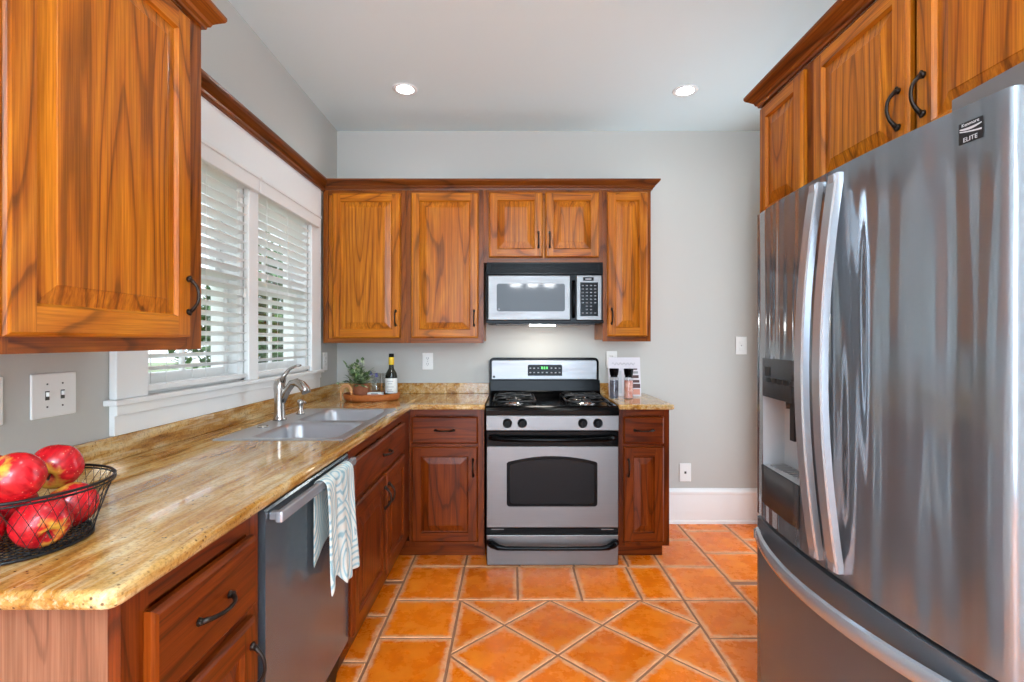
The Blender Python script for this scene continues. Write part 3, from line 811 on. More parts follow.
xs = [XL+0.001, SX0+0.02, SX1-0.02, CXF, -0.157]; ys = [CYN, SY0+0.02, SY1-0.02, CYF, YB-0.001]
def solidL(x, y):
    if SX0+0.02 < x < SX1-0.02 and SY0+0.02 < y < SY1-0.02: return False
    return x < CXF or y > CYF
t = thing('countertop', 'L-shaped golden granite countertop with the sink, along the window wall', 'countertop', (-0.9, 1.9, CT0), 'granite countertops')
b = slab(xs, ys, solidL, CT0, CT1)
def vert_edge(e):
    a, c = e.verts
    return abs(a.co.z-c.co.z) > 0.01 and ((a.co-Vector((CXF, CYN, a.co.z))).length < 1e-4)
round_edges(b, vert_edge, 0.022, 3)
def rim(e):
    a, c = e.verts
    if abs(a.co.z-c.co.z) > 1e-4: return False
    m = (a.co+c.co)/2
    fr = m.y < CYN+0.03 and True
    fr = fr and len({round(f.normal.z, 2) for f in e.link_faces}) > 1
    front = abs(m.x-CXF) < 0.001 and m.y < CYF+0.001 and len({round(f.normal.z, 2) for f in e.link_faces}) > 1
    inner = abs(m.y-CYF) < 0.001 and m.x > CXF and len({round(f.normal.z, 2) for f in e.link_faces}) > 1
    return fr or front or inner
round_edges(b, rim, 0.011, 4)
build('granite_slab', b, t, merge=False)
b = MB(); b.box(XL+0.001, -1.21, CYN+0.01, YB-0.021, CT1, 0.988, GRANITE); b.box(XL+0.001, -0.16, YB-0.021, YB-0.001, CT1, 0.986, GRANITE); build('backsplash', b, t, bevel=0.003, merge=False)
t = thing('countertop', 'small golden granite countertop to the right of the stove', 'countertop', (0.775, 3.27, CT0), 'granite countertops')
b = slab([0.614, 0.938], [CYF, YB-0.001], lambda x, y: True, CT0, CT1)
round_edges(b, lambda e: abs(e.verts[0].co.z-e.verts[1].co.z) > 0.01 and abs(e.verts[0].co.x-0.938) < 1e-3 and abs(e.verts[0].co.y-CYF) < 1e-3, 0.02, 3)
def rim2(e):
    a, c = e.verts; m = (a.co+c.co)/2
    return abs(a.co.z-c.co.z) < 1e-4 and (m.y < CYF+0.03 or m.x > 0.938-0.03) and m.y < YB-0.01 and len({round(f.normal.z, 2) for f in e.link_faces}) > 1
round_edges(b, rim2, 0.011, 4)
build('granite_slab', b, t, merge=False)
b = MB(); b.box(0.616, 0.86, YB-0.021, YB-0.001, CT1, 0.986, GRANITE); build('backsplash', b, t, bevel=0.003)

# sink ------------------------------------------------------------------------------------------
def rrect(x0, x1, y0, y1, r, z, n=6):
    pts = []
    for cx_, cy_, a0 in ((x1-r, y1-r, 0), (x0+r, y1-r, PI/2), (x0+r, y0+r, PI), (x1-r, y0+r, 1.5*PI)):
        for k in range(n+1):
            a = a0+PI/2*k/n; pts.append((cx_+r*math.cos(a), cy_+r*math.sin(a), z))
    return pts
t = thing('kitchen_sink', 'double-bowl stainless steel sink set into the granite under the window', 'sink', (-0.86, 2.315, CT1))
DZ = CT1+0.0015
b = MB()
bowls = [(-0.985, -0.655, 1.915, 2.275), (-0.985, -0.655, 2.325, 2.715)]
# rim deck made of strips around the two bowls
xs_ = [SX0, -0.985, -0.655, SX1]; ys_ = [SY0, 1.915, 2.275, 2.325, 2.715, SY1]
for i in range(3):
    for j in range(5):
        if i == 1 and j in (1, 3): continue
        b.face([(xs_[i], ys_[j], DZ+0.003), (xs_[i+1], ys_[j], DZ+0.003), (xs_[i+1], ys_[j+1], DZ+0.003), (xs_[i], ys_[j+1], DZ+0.003)], STEEL_SK)
for (a, c) in (((SX0, SY0), (SX1, SY0)), ((SX1, SY0), (SX1, SY1)), ((SX1, SY1), (SX0, SY1)), ((SX0, SY1), (SX0, SY0))):
    nx_ = Vector((c[1]-a[1], a[0]-c[0])).normalized()*0.004
    b.face([(a[0], a[1], DZ+0.003), (c[0], c[1], DZ+0.003), (c[0]+nx_.x, c[1]+nx_.y, CT1+0.0003), (a[0]+nx_.x, a[1]+nx_.y, CT1+0.0003)], STEEL_SK)
build('rim', b, t, merge=True)
for x0, x1, y0, y1 in bowls:
    b = MB(); n = 6
    # square opening -> rounded bowl
    top = rrect(x0, x1, y0, y1, 0.0008, DZ+0.003, n); r1 = rrect(x0+0.002, x1-0.002, y0+0.002, y1-0.002, 0.055, DZ+0.001, n)
    r2 = rrect(x0+0.010, x1-0.010, y0+0.010, y1-0.010, 0.058, DZ-0.012, n); r3 = rrect(x0+0.018, x1-0.018, y0+0.018, y1-0.018, 0.06, DZ-0.13, n)
    r4 = rrect(x0+0.05, x1-0.05, y0+0.05, y1-0.05, 0.05, DZ-0.165, n)
    b.loops([top, r1, r2, r3, r4], STEEL_SK, True, False, True)
    o = build('bowl', b, t)
    b = MB(); b.lathe([(0.042, 0), (0.040, 0.003), (0.03, 0.001), (0.002, 0.0005)], CHROME, ((x0+x1)/2, (y0+y1)/2, DZ-0.1645), 20); build('drain', b, o)
b = MB(); b.lathe([(0.022, 0), (0.022, 0.004), (0.016, 0.008), (0.001, 0.009)], NICKEL, (-1.045, 2.15, DZ+0.003), 20); build('hole_cover', b, t)

# faucet
fx, fy, fz = -1.062, 2.34, DZ+0.0036
t = thing('faucet', 'brushed nickel single-lever pull-out kitchen faucet behind the sink bowls', 'faucet', (fx, fy, fz))
b = MB()
b.lathe([(0.030, 0), (0.030, 0.006), (0.026, 0.012), (0.024, 0.03), (0.0225, 0.08), (0.0235, 0.12), (0.026, 0.145), (0.025, 0.165), (0.018, 0.185), (0.002, 0.192)], NICKEL, (fx, fy, fz), 24)
build('faucet_body', b, t)
b = MB()
pts = [(fx+0.012, fy, fz+0.085), (fx+0.035, fy-0.003, fz+0.135), (fx+0.06, fy-0.008, fz+0.168), (fx+0.084, fy-0.014, fz+0.174), (fx+0.108, fy-0.02, fz+0.162), (fx+0.126, fy-0.024, fz+0.142), (fx+0.134, fy-0.026, fz+0.126)]
b.tube(pts, [0.016, 0.0165, 0.017, 0.018, 0.020, 0.021, 0.0195], NICKEL, 14); build('spout', b, t)
b = MB()
pts = [(fx+0.012, fy, fz+0.175), (fx+0.022, fy, fz+0.205), (fx+0.045, fy, fz+0.232), (fx+0.075, fy, fz+0.247), (fx+0.098, fy, fz+0.250)]
b.tube(pts, [0.018, 0.013, 0.009, 0.007, 0.0055], NICKEL, 12, flat=0.8); build('lever', b, t)
t = thing('soap_dispenser', 'short brushed nickel soap pump beside the faucet', 'soap dispenser', (-1.045, 2.53, fz))
b = MB(); b.lathe([(0.02, 0), (0.02, 0.005), (0.015, 0.012), (0.0135, 0.045), (0.016, 0.05), (0.016, 0.066), (0.010, 0.072), (0.001, 0.073)], NICKEL, (-1.045, 2.53, fz), 20); build('pump_body', b, t)
b = MB(); b.tube([(-1.045, 2.53, fz+0.058), (-1.025, 2.53, fz+0.060), (-1.018, 2.53, fz+0.057)], [0.008, 0.007, 0.005], NICKEL, 10); build('nozzle', b, t)

# ------------------------------------------------------------------ dishwasher and towel
t = thing('dishwasher', 'stainless steel dishwasher with a bar handle, under the granite counter', 'dishwasher', (-0.9, 1.545, 0))
b = MB(); b.box(XL+0.05, -0.635, 1.213, 1.874, 0.10, 0.876, BLACKM); build('tub_body', b, t)
b = MB(); b.prism([(-0.634, 0.18), (-0.604, 0.18), (-0.600, 0.184), (-0.600, 0.862), (-0.604, 0.868), (-0.634, 0.868)], STEEL_DW, 'y', 1.246, 1.874); build('door_panel', b, t)
b = MB(); b.prism([(-0.665, 0.0), (-0.650, 0.0), (-0.622, 0.172), (-0.64, 0.172)], BLACKM, 'y', 1.25, 1.870); build('toe_kick', b, t)
b = MB()
b.box(-0.580, -0.562, 1.252, 1.850, 0.834, 0.862, STEEL_HD)
for y in (1.262, 1.822): b.box(-0.5995, -0.575, y, y+0.022, 0.838, 0.858, STEEL_HD)
build('handle', b, t, bevel=0.004, seg=3, merge=False)
# towel folded over the bar
t = build('dish_towel', MB(), None, (-0.56, 1.62, 0.86)) if False else None
def towel():
    b = MB(); n = 34
    y0, y1 = 1.52, 1.765
    prof = []
    # arc length profile: back flap bottom -> over bar -> front flap bottom
    def pt(s, y, k):
        # k in 0..1 along width; s profile index
        pass
    cols = []
    for i in range(n+1):
        k = i/n
        wv = 0.006*math.sin(k*13.0)+0.004*math.sin(k*27+1)
        col = []
        zb_b = 0.60 + 0.05*math.sin(k*3.1)        # back flap length
        zf = 0.508 + 0.075*max(0.0, math.sin(k*PI*1.9+0.2))*0.9 - 0.012*k
        for j in range(8):
            z = zb_b+(0.852-zb_b)*j/7; col.append((-0.5885+0.0015*math.sin(k*9), y0+(y1-y0)*k, z))
        for j in range(1, 6):
            a = PI*j/6; col.append((-0.5715-0.0165*math.cos(a), y0+(y1-y0)*k, 0.856+0.0105*math.sin(a)))
        for j in range(16):
            f = j/15; z = 0.852+(zf-0.852)*f
            sp = 1.0+0.12*f
            yc = (y0+y1)/2
            col.append((-0.5535+0.004+wv*(0.25+1.5*f)+0.012*f*0.6+0.006*f, yc+(y0+(y1-y0)*k-yc)*sp+0.004*math.sin(f*6+k*8), z))
        cols.append(col)
    V = [[b.bm.verts.new(p) for p in c] for c in cols]
    for i in range(n):
        for j in range(len(V[0])-1):
            f = b.bm.faces.new((V[i][j], V[i+1][j], V[i+1][j+1], V[i][j+1])); f.smooth = True; f.material_index = b.mi(TOWEL)
    o = build('dish_towel', b, None, (-0.56, 1.64, 0.7))
    md = o.modifiers.new('thickness', 'SOLIDIFY'); md.thickness = 0.0025; md.offset = 0
    md = o.modifiers.new('smooth', 'SUBSURF'); md.levels = 1; md.render_levels = 1
    setp(o, 'pale blue and white swirl-patterned dish towel hanging over the dishwasher handle', 'towel')
towel()

# ------------------------------------------------------------------ range
RX0, RX1 = -0.147, 0.606; RC = (RX0+RX1)/2; RY = 2.905
t = thing('stove', 'stainless and black freestanding gas stove between the base cabinets', 'stove', (RC, 3.25, 0))
b = MB(); b.box(RX0, RX1, RY+0.035, 3.585, 0.02, 0.872, BLACKM); b.box(RX0+0.02, RX1-0.02, RY+0.05, 3.5, 0.0, 0.02, BLACKM); build('stove_body', b, t, merge=False)
b = MB()
b.prism([(RY-0.003, 0.858), (RY+0.01, 0.858), (3.50, 0.858), (3.50, 0.900), (RY+0.06, 0.900), (RY+0.052, 0.908), (RY+0.02, 0.909), (RY+0.004, 0.902), (RY-0.004, 0.885)], BLACK, 'x', RX0-0.002, RX1+0.002)
for x0, x1 in ((RX0-0.002, RX0+0.018), (RX1-0.018, RX1+0.002)): b.box(x0, x1, RY+0.03, 3.50, 0.900, 0.909, BLACK)
build('cooktop', b, t, bevel=0.003, merge=False)
b = MB(); b.prism([(RY+0.04, 0.772), (RY-0.004, 0.772), (RY-0.0035, 0.857), (RY+0.04, 0.857)], STEEL_RG, 'x', RX0, RX1); build('control_panel', b, t, bevel=0.003)
for x in (-0.026, 0.058, 0.401, 0.487):
    b = MB(); T = Matrix.Rotation(PI/2, 4, 'X')
    b.lathe([(0.027, 0.0), (0.027, 0.006), (0.023, 0.012), (0.021, 0.026), (0.018, 0.030), (0.001, 0.030)], BLACKM, (x, RY-0.0005, 0.814), 24, T)
    b.box(x-0.005, x+0.005, RY-0.040, RY-0.012, 0.796, 0.832, BLACKM)
    o = build('knob', b, t, merge=False, sharp=40)
    for dx, dz in ((-0.034, 0.012), (0.032, 0.016)):
        m = MB(); m.box(x+dx-0.002, x+dx+0.002, RY-0.0035, RY+0.004, 0.814+dz-0.003, 0.814+dz+0.003, INK); build('dial_mark', m, o)
# backguard
b = MB()
def arch(x0, x1, z0, z1, r, n=6):
    p = [(x0, z0), (x1, z0)]
    for k in range(n+1): a = PI/2*k/n; p.append((x1-r+r*math.cos(a), z1-r+r*math.sin(a)))
    for k in range(n+1): a = PI/2+PI/2*k/n; p.append((x0+r+r*math.cos(a), z1-r+r*math.sin(a)))
    return p
BY = 3.51
b.prism(arch(RX0-0.008, RX1-0.010, 0.86, 1.165, 0.03), BLACK, 'y', BY, YB-0.004)
o_bg = build('backguard', b, t, bevel=0.004)
b = MB(); b.prism(arch(RX0+0.008, RX1-0.026, 1.018, 1.148, 0.014), STEEL_BGLIT, 'y', BY-0.006, BY+0.002); o_p = build('backguard_panel', b, o_bg, bevel=0.002)
b = MB(); b.prism(arch(0.108, 0.343, 1.042, 1.118, 0.012), BLACK, 'y', BY-0.0095, BY-0.002)
random.seed(3)
for r in range(2):
    for cx_ in (0.125, 0.152, 0.18, 0.208, 0.238, 0.27, 0.298, 0.325):
        if r == 0 or not 0.19 < cx_ < 0.26: b.box(cx_-0.006, cx_+0.006, BY-0.0101, BY-0.009, 1.06+r*0.03, 1.068+r*0.03, KEY)
build('display', b, t, merge=False)
b = MB()
for x in (0.205, 0.222, 0.239): b.box(x-0.005, x+0.005, BY-0.0105, BY-0.009, 1.088, 1.104, GREEN)
build('clock_digits', b, t, merge=False, label='green lit clock digits')
b = MB(); b.lathe([(0.008, 0), (0.008, 0.0015), (0.001, 0.0016)], INK, (RX0+0.024, BY-0.006, 1.035), 16, Matrix.Rotation(PI/2, 4, 'X')); build('badge', b, t)
b = MB(); b.prism([(3.42, 0.905), (3.51, 0.905), (3.51, 1.012), (3.50, 1.012), (3.492, 0.94), (3.47, 0.922)], BLACK, 'x', RX0+0.002, RX1-0.006); build('rear_riser', b, t, bevel=0.002)
# burners and grates
BURN = [(0.015, 3.10), (0.015, 3.335), (0.445, 3.10), (0.445, 3.335)]
for x, y in BURN:
    b = MB(); b.lathe([(0.058, 0.9005), (0.056, 0.905), (0.040, 0.907), (0.036, 0.918), (0.020, 0.919)], CHROME, (x, y, 0), 28); o = build('burner', b, t)
    b = MB(); b.lathe([(0.030, 0.918), (0.031, 0.923), (0.026, 0.927), (0.001, 0.928)], IRON, (x, y, 0), 24); build('burner_cap', b, o)
for x in (0.015, 0.445):
    b = MB(); z = 0.938; hw, y0, y1 = 0.125, 2.99, 3.45
    loop = [(p[0], p[1], z-0.012) for p in rrect(x-hw, x+hw, y0, y1, 0.05, 0, 5)]
    b.tube(loop, 0.0048, IRON, 7, closed=True)
    ym = (y0+y1)/2
    b.tube([(x-hw, ym, z-0.012), (x-hw+0.02, ym, z), (x+hw-0.02, ym, z), (x+hw, ym, z-0.012)], 0.0045, IRON, 7)
    for by in (3.10, 3.335):
        for k in range(4):
            a = PI/4+k*PI/2
            ex = max(-hw, min(hw, math.cos(a)*0.17)); ey = math.sin(a)*0.115
            b.tube([(x+ex, by+ey, z-0.012), (x+ex*0.8, by+ey*0.8, z+0.002), (x+math.cos(a)*0.03, by+math.sin(a)*0.03, z)], 0.0045, IRON, 7)
        ring = [(x+0.062*math.cos(2*PI*k/20), by+0.062*math.sin(2*PI*k/20), z-0.001) for k in range(20)]
        b.tube(ring, 0.0035, IRON, 6, closed=True)
    for cx_, cy_ in ((x-hw, y0+0.06), (x+hw, y0+0.06), (x-hw, y1-0.06), (x+hw, y1-0.06)): b.tube([(cx_, cy_, z-0.012), (cx_, cy_, 0.9003)], 0.005, IRON, 7)
    build('grate', b, t)
# oven door
b = MB(); b.box(RX0+0.003, RX1-0.003, RY-0.004, RY+0.032, 0.682, 0.769, BLACK); b.box(RX0+0.003, RX1-0.003, RY-0.004, RY+0.032, 0.222, 0.682, STEEL_RG)
od = build('oven_door', b, t, bevel=0.003, merge=False)
def archwin(x0, x1, z0, z1, rise, r=0.018, n=14):
    p = []
    for cx_, cz_, a0 in ((x0+r, z0+r, PI), (x1-r, z0+r, 1.5*PI)):
        for k in range(5): a = a0+PI/2*k/4; p.append((cx_+r*math.cos(a), cz_+r*math.sin(a)))
    p.append((x1, z1-0.008))
    for k in range(n+1):
        f = k/n; p.append((x1-0.01-(x1-x0-0.02)*f, z1+rise*(1-(2*f-1)**2)))
    p.append((x0, z1-0.008))
    return p
b = MB(); b.prism(archwin(-0.030, 0.484, 0.342, 0.596, 0.032), BLACK, 'y', RY-0.0065, RY-0.001); 
wn = build('oven_window', b, od, bevel=0.002)
b = MB(); b.prism(archwin(-0.012, 0.466, 0.360, 0.582, 0.028), GLASSK, 'y', RY-0.0075, RY-0.0055); build('window_glass', b, wn)
b = MB()
pts = [(RX0+0.025, RY-0.0045, 0.735), (RX0+0.05, RY-0.03, 0.735), (RX0+0.08, RY-0.044, 0.730), (RC, RY-0.052, 0.727), (RX1-0.08, RY-0.044, 0.730), (RX1-0.05, RY-0.03, 0.735), (RX1-0.025, RY-0.0045, 0.735)]
b.tube(pts, [0.016, 0.0155, 0.013, 0.012, 0.013, 0.0155, 0.016], BLACK, 12); build('handle', b, od)
b = MB(); b.box(RX0+0.003, RX1-0.003, RY, RY+0.03, 0.186, 0.216, BLACKM)
for x0 in (RX0+0.03, RX1-0.10): b.box(x0, x0+0.07, RY-0.002, RY+0.002, 0.209, 0.215, STEEL_RG)
build('door_gap', b, t, merge=False)
b = MB(); b.box(RX0+0.004, RX1-0.004, RY-0.004, RY+0.034, 0.010, 0.180, STEEL_RG); dr = build('storage_drawer', b, t, bevel=0.003)
b = MB()
pts = [(RX0+0.018, RY-0.0045, 0.140), (RX0+0.035, RY-0.03, 0.138), (RX0+0.07, RY-0.042, 0.126), (RX0+0.11, RY-0.044, 0.121), (RC, RY-0.046, 0.120), (RX1-0.11, RY-0.044, 0.121), (RX1-0.07, RY-0.042, 0.126), (RX1-0.035, RY-0.03, 0.138), (RX1-0.018, RY-0.0045, 0.140)]
b.tube(pts, [0.020, 0.022, 0.017, 0.0125, 0.0115, 0.0125, 0.017, 0.022, 0.020], BLACK, 12); build('handle', b, dr)

# ------------------------------------------------------------------ microwave
MX0, MX1, MZ0, MZ1, MY = -0.162, 0.576, 1.392, 1.774, 3.215
t = thing('microwave', 'over-the-range microwave with steel door, hanging above the stove', 'microwave', ((MX0+MX1)/2, 3.4, MZ0))
b = MB(); b.box(MX0, MX1, MY+0.03, YB-0.003, MZ0, MZ1, BLACKM); b.box(MX0, MX1, MY+0.002, MY+0.03, MZ0, MZ0+0.018, BLACK); build('microwave_body', b, t, bevel=0.002, merge=False)
b = MB(); b.box(MX0+0.004, MX1-0.004, MY+0.004, MY+0.03, 1.700, MZ1, BLACK)
for k in range(8): b.box(MX0+0.03, MX1-0.03, MY, MY+0.006, 1.708+k*0.0075, 1.7115+k*0.0075, BLACKM)
build('vent_grille', b, t, merge=False)
b = MB(); b.box(MX0+0.012, 0.366, MY-0.004, MY+0.03, 1.411, 1.692, STEEL_RG); md_ = build('microwave_door', b, t, bevel=0.004)
b = MB(); b.prism([(p[0], p[1]) for p in rrect(-0.096, 0.332, 1.466, 1.640, 0.014, 0)], MWGLASS, 'y', MY-0.0055, MY-0.002); build('window_glass', b, md_)
b = MB(); b.lathe([(0.0055, 0), (0.0055, 0.001), (0.001, 0.0011)], LIGHTGREY, (-0.082, MY-0.0055, 1.479), 14, Matrix.Rotation(PI/2, 4, 'X')); build('badge', b, md_)
b = MB(); b.box(0.367, 0.404, MY, MY+0.03, 1.405, 1.696, BLACK); b.tube([(0.386, MY+0.001, 1.655), (0.386, MY-0.022, 1.63), (0.386, MY-0.028, 1.55), (0.386, MY-0.022, 1.46), (0.386, MY+0.001, 1.43)], 0.011, BLACK, 10); build('handle', b, t, merge=False)
b = MB(); b.box(0.405, MX1-0.014, MY-0.003, MY+0.03, 1.411, 1.692, STEEL_RG); cp = build('control_panel', b, t, bevel=0.003)
b = MB(); b.box(0.428, 0.540, MY-0.0045, MY, 1.436, 1.648, BLACK); b.box(0.446, 0.512, MY-0.0045, MY, 1.658, 1.680, BLACK)
for r in range(9):
    for c in range(4):
        if r in (1, 2) and c in (0, 3): continue
        b.box(0.437+c*0.026, 0.450+c*0.026, MY-0.0052, MY-0.004, 1.452+r*0.0215, 1.459+r*0.0215, KEY)
b.box(0.46, 0.498, MY-0.0052, MY-0.004, 1.664, 1.673, GREY)
build('keypad', b, cp, merge=False)
b = MB(); b.box(MX0+0.05, MX1-0.05, MY+0.02, YB-0.05, MZ0-0.008, MZ0-0.0003, DARKGREY); build('underside_filter', b, t, bevel=0.003)
b = MB(); b.box(0.115, 0.275, MY+0.06, MY+0.13, MZ0-0.014, MZ0-0.0085, HOOD); build('cooktop_lamp', b, t)

# ------------------------------------------------------------------ refrigerator
FXE, FXC = 0.862, 0.826; FY0, FY1 = 0.880, 1.806; FYM = 1.343
def fx_at(y):
    s = (y-FYM)/((FY1-FY0)/2); return FXC+(FXE-FXC)*min(1.0, abs(s))**2.0
t = thing('refrigerator', 'large stainless french-door refrigerator with bottom freezer on the right', 'refrigerator', (1.3, FYM, 0))
b = MB(); b.box(0.952, 1.72, FY0+0.012, FY1-0.012, 0.03, 1.70, DARKGREY); b.box(0.97, 1.70, FY0+0.03, FY1-0.03, 0.0, 0.03, BLACKM); build('cabinet_body', b, t, bevel=0.004, merge=False)
b = MB(); b.box(0.885, 0.962, FY0+0.004, FY0+0.15, 1.7215, 1.764, GREYLID); b.box(0.90, 0.962, FY1-0.16, FY1-0.02, 1.7215, 1.735, GREYLID); b.box(0.953, 1.70, FY0+0.02, FY1-0.02, 1.7005, 1.722, GREYLID); build('hinge_cover', b, t, merge=False)
DT = 1.7205
def door_shell(y0, y1, z0, z1, m, hole=None, ny=24, round_lo=False, round_hi=False, back=0.948):
    b = MB()
    ys_ = [y0+(y1-y0)*k/ny for k in range(ny+1)]
    r = 0.012
    if round_lo: ys_ = [y0+r*(1-math.cos(PI/2*k/5)) for k in range(5)] + [y for y in ys_ if y > y0+r]
    if round_hi: ys_ = [y for y in ys_ if y < y1-r] + [y1-r*(1-math.cos(PI/2*(4-k)/5)) for k in range(5)]
    zs_ = [z0, z1]
    if hole:
        hy0, hy1, hz0, hz1 = hole; ys_ = sorted([y for y in ys_ if abs(y-hy0) > 0.004 and abs(y-hy1) > 0.004] + [hy0, hy1]); zs_ = [z0, hz0, hz1, z1]
    def X(y):
        x = fx_at(y)
        if round_lo and y < y0+r: x += r-math.sqrt(max(0, r*r-(y0+r-y)**2))
        if round_hi and y > y1-r: x += r-math.sqrt(max(0, r*r-(y-y1+r)**2))
        return x
    for ya, yb in zip(ys_, ys_[1:]):
        for za, zb in zip(zs_, zs_[1:]):
            if hole and ya >= hole[0]-1e-6 and yb <= hole[1]+1e-6 and za >= hole[2]-1e-6 and zb <= hole[3]+1e-6: continue
            b.face([(X(ya), ya, za), (X(ya), ya, zb), (X(yb), yb, zb), (X(yb), yb, za)], m, True)
        b.face([(X(ya), ya, z1), (back, ya, z1), (back, yb, z1), (X(yb), yb, z1)], m)
        b.face([(X(ya), ya, z0), (X(yb), yb, z0), (back, yb, z0), (back, ya, z0)], m)
    b.face([(X(y0), y0, z0), (back, y0, z0), (back, y0, z1), (X(y0), y0, z1)], m)
    b.face([(X(y1), y1, z0), (X(y1), y1, z1), (back, y1, z1), (back, y1, z0)], m)
    b.face([(back, y0, z0), (back, y1, z0), (back, y1, z1), (back, y0, z1)], m)
    return b
b = door_shell(FY0, FYM-0.003, 0.680, DT, STEEL_FR, round_lo=True); rd = build('door', b, t, sharp=40, label='right fridge door with square emblem')
HOLE = (1.475, 1.738, 0.862, 1.222)
b = door_shell(FYM+0.003, FY1, 0.680, DT, STEEL_FR, hole=HOLE, round_hi=True); ld = build('door', b, t, sharp=40, label='left fridge door with water dispenser')
# bow handles
def fhandle(par, y):
    b = MB(); rings = []
    n = 22; z0, z1 = 0.698, 1.702
    for k in range(n+1):
        f = k/n; z = z0+(z1-z0)*f; bow = 0.012+0.042*math.sin(PI*f)**0.9
        x = fx_at(y)-bow; hw = 0.020
        tw = 0.016
        rings.append([(x, y-hw, z), (x-0.004, y-hw+0.004, z), (x-0.004, y+hw-0.004, z), (x, y+hw, z), (x+tw, y+hw, z), (x+tw, y-hw, z)])
    b.loops(rings, STEEL_HD, True, True, True, smooth=True)
    for z in (z0+0.012, z1-0.012): b.box(fx_at(y)-0.02, fx_at(y)+0.001, y-0.012, y+0.012, z-0.010, z+0.010, STEEL_HD)
    build('handle', b, par, sharp=30, merge=False)
fhandle(rd, FYM-0.047); fhandle(ld, FYM+0.036)
# dispenser
hy0, hy1, hz0, hz1 = HOLE; DX = 0.845
b = MB()
cz = 1.095
xf = lambda y: fx_at(y)
e = 0.0015
# cavity: back, sides, floor, ceiling
xb = 0.925
b.face([(xb, hy0, hz0), (xb, hy1, hz0), (xb, hy1, cz), (xb, hy0, cz)], LIGHTGREY)
b.face([(xf(hy0), hy0, hz0), (xb, hy0, hz0), (xb, hy0, cz), (xf(hy0), hy0, cz)], LIGHTGREY)
b.face([(xf(hy1), hy1, hz0), (xf(hy1), hy1, cz), (xb, hy1, cz), (xb, hy1, hz0)], LIGHTGREY)
b.face([(xf(hy0), hy0, cz), (xb, hy0, cz), (xb, hy1, cz), (xf(hy1), hy1, cz)], DARKGREY)
b.face([(xf(hy0), hy0, hz0), (xf(hy1), hy1, hz0), (xb, hy1, hz0), (xb, hy0, hz0)], LIGHTGREY)
dp = build('dispenser', b, ld, merge=True, label='light grey water and ice dispenser recess')
b = MB()
ysd = [hy0+(hy1-hy0)*k/6 for k in range(7)]
for ya, yb in zip(ysd, ysd[1:]): 
    b.face([(xf(ya)-0.002, ya, cz), (xf(ya)-0.002, ya, hz1), (xf(yb)-0.002, yb, hz1), (xf(yb)-0.002, yb, cz)], DARKGREY, True)
    b.face([(xf(ya)-0.002, ya, cz), (xf(yb)-0.002, yb, cz), (xb, yb, cz), (xb, ya, cz)], DARKGREY)
    b.face([(xf(ya)-0.002, ya, hz1), (xf(ya)+0.003, ya, hz1), (xf(yb)+0.003, yb, hz1), (xf(yb)-0.002, yb, hz1)], DARKGREY)
for k in range(5): y = 1.50+k*0.042; b.box(xf(y)-0.0035, xf(y)+0.001, y, y+0.024, 1.145, 1.160, INK)
b.box(xf(1.66)-0.0035, xf(1.66)+0.001, 1.67, 1.70, 1.165, 1.195, INK)
build('dispenser_controls', b, dp, merge=False, label='dark dispenser control panel')
b = MB(); b.box(0.868, 0.90, 1.575, 1.60, 0.97, cz-0.0005, DARKGREY); b.lathe([(0.012, 0), (0.010, -0.03)], DARKGREY, (0.884, 1.63, cz), 12); build('dispenser_paddle', b, dp, merge=False)
b = MB()
for k in range(9): b.box(0.866, 0.918, hy0+0.012+k*0.027, hy0+0.026+k*0.027, hz0+0.0003, hz0+0.004, GREY)
build('drip_tray', b, dp, merge=False)
b = MB()
ysd = [hy0-0.0+(hy1-hy0)*k/8 for k in range(9)]
for ya, yb in zip(ysd, ysd[1:]): b.face([(xf(ya)-0.002, ya, 0.735), (xf(ya)-0.0035, ya, hz0), (xf(yb)-0.0035, yb, hz0), (xf(yb)-0.002, yb, 0.735)], LIPG, True)
lip = build('dispenser_lip', b, dp, label='dark glossy lip below the dispenser')
md = lip.modifiers.new('thickness', 'SOLIDIFY'); md.thickness = 0.0015; md.offset = -1
# emblem
b = MB(); ey0, ey1, ez0, ez1 = 0.928, 0.972, 1.650, 1.690; ex = xf(0.95)-0.0012
xe = lambda y, d=0.0: xf(y)-0.001-d
b.face([(xe(ey0), ey0, ez0), (xe(ey1), ey1, ez0), (xe(ey1), ey1, ez1), (xe(ey0), ey0, ez1)], INK)
LG = LIGHTGREY
def strip(pts_top, pts_bot):
    for (a, at_), (c, ct_), (a2, ab), (c2, cb) in zip(pts_top, pts_top[1:], pts_bot, pts_bot[1:]):
        b.face([(xe(a, 0.0004), a, ab), (xe(a, 0.0004), a, at_), (xe(c, 0.0004), c, ct_), (xe(c, 0.0004), c, cb)], LG)
yy = [ey0+0.002+(ey1-ey0-0.004)*k/8 for k in range(9)]
strip([(y, 1.6865) for y in yy], [(y, 1.6835) for y in yy]) if False else None
strip([(y, 1.6795-0.0015*math.sin(PI*k/8)) for k, y in enumerate(yy)], [(y, 1.6775-0.004*math.sin(PI*k/8)) for k, y in enumerate(yy)])
strip([(y, 1.6715+0.004*(k/8)**2-0.003*(1-k/8)) for k, y in enumerate(yy)], [(y, 1.6695+0.004*(k/8)**2-0.004*(1-k/8)) for k, y in enumerate(yy)])
build('emblem', b, rd, merge=False, label='small black square emblem')
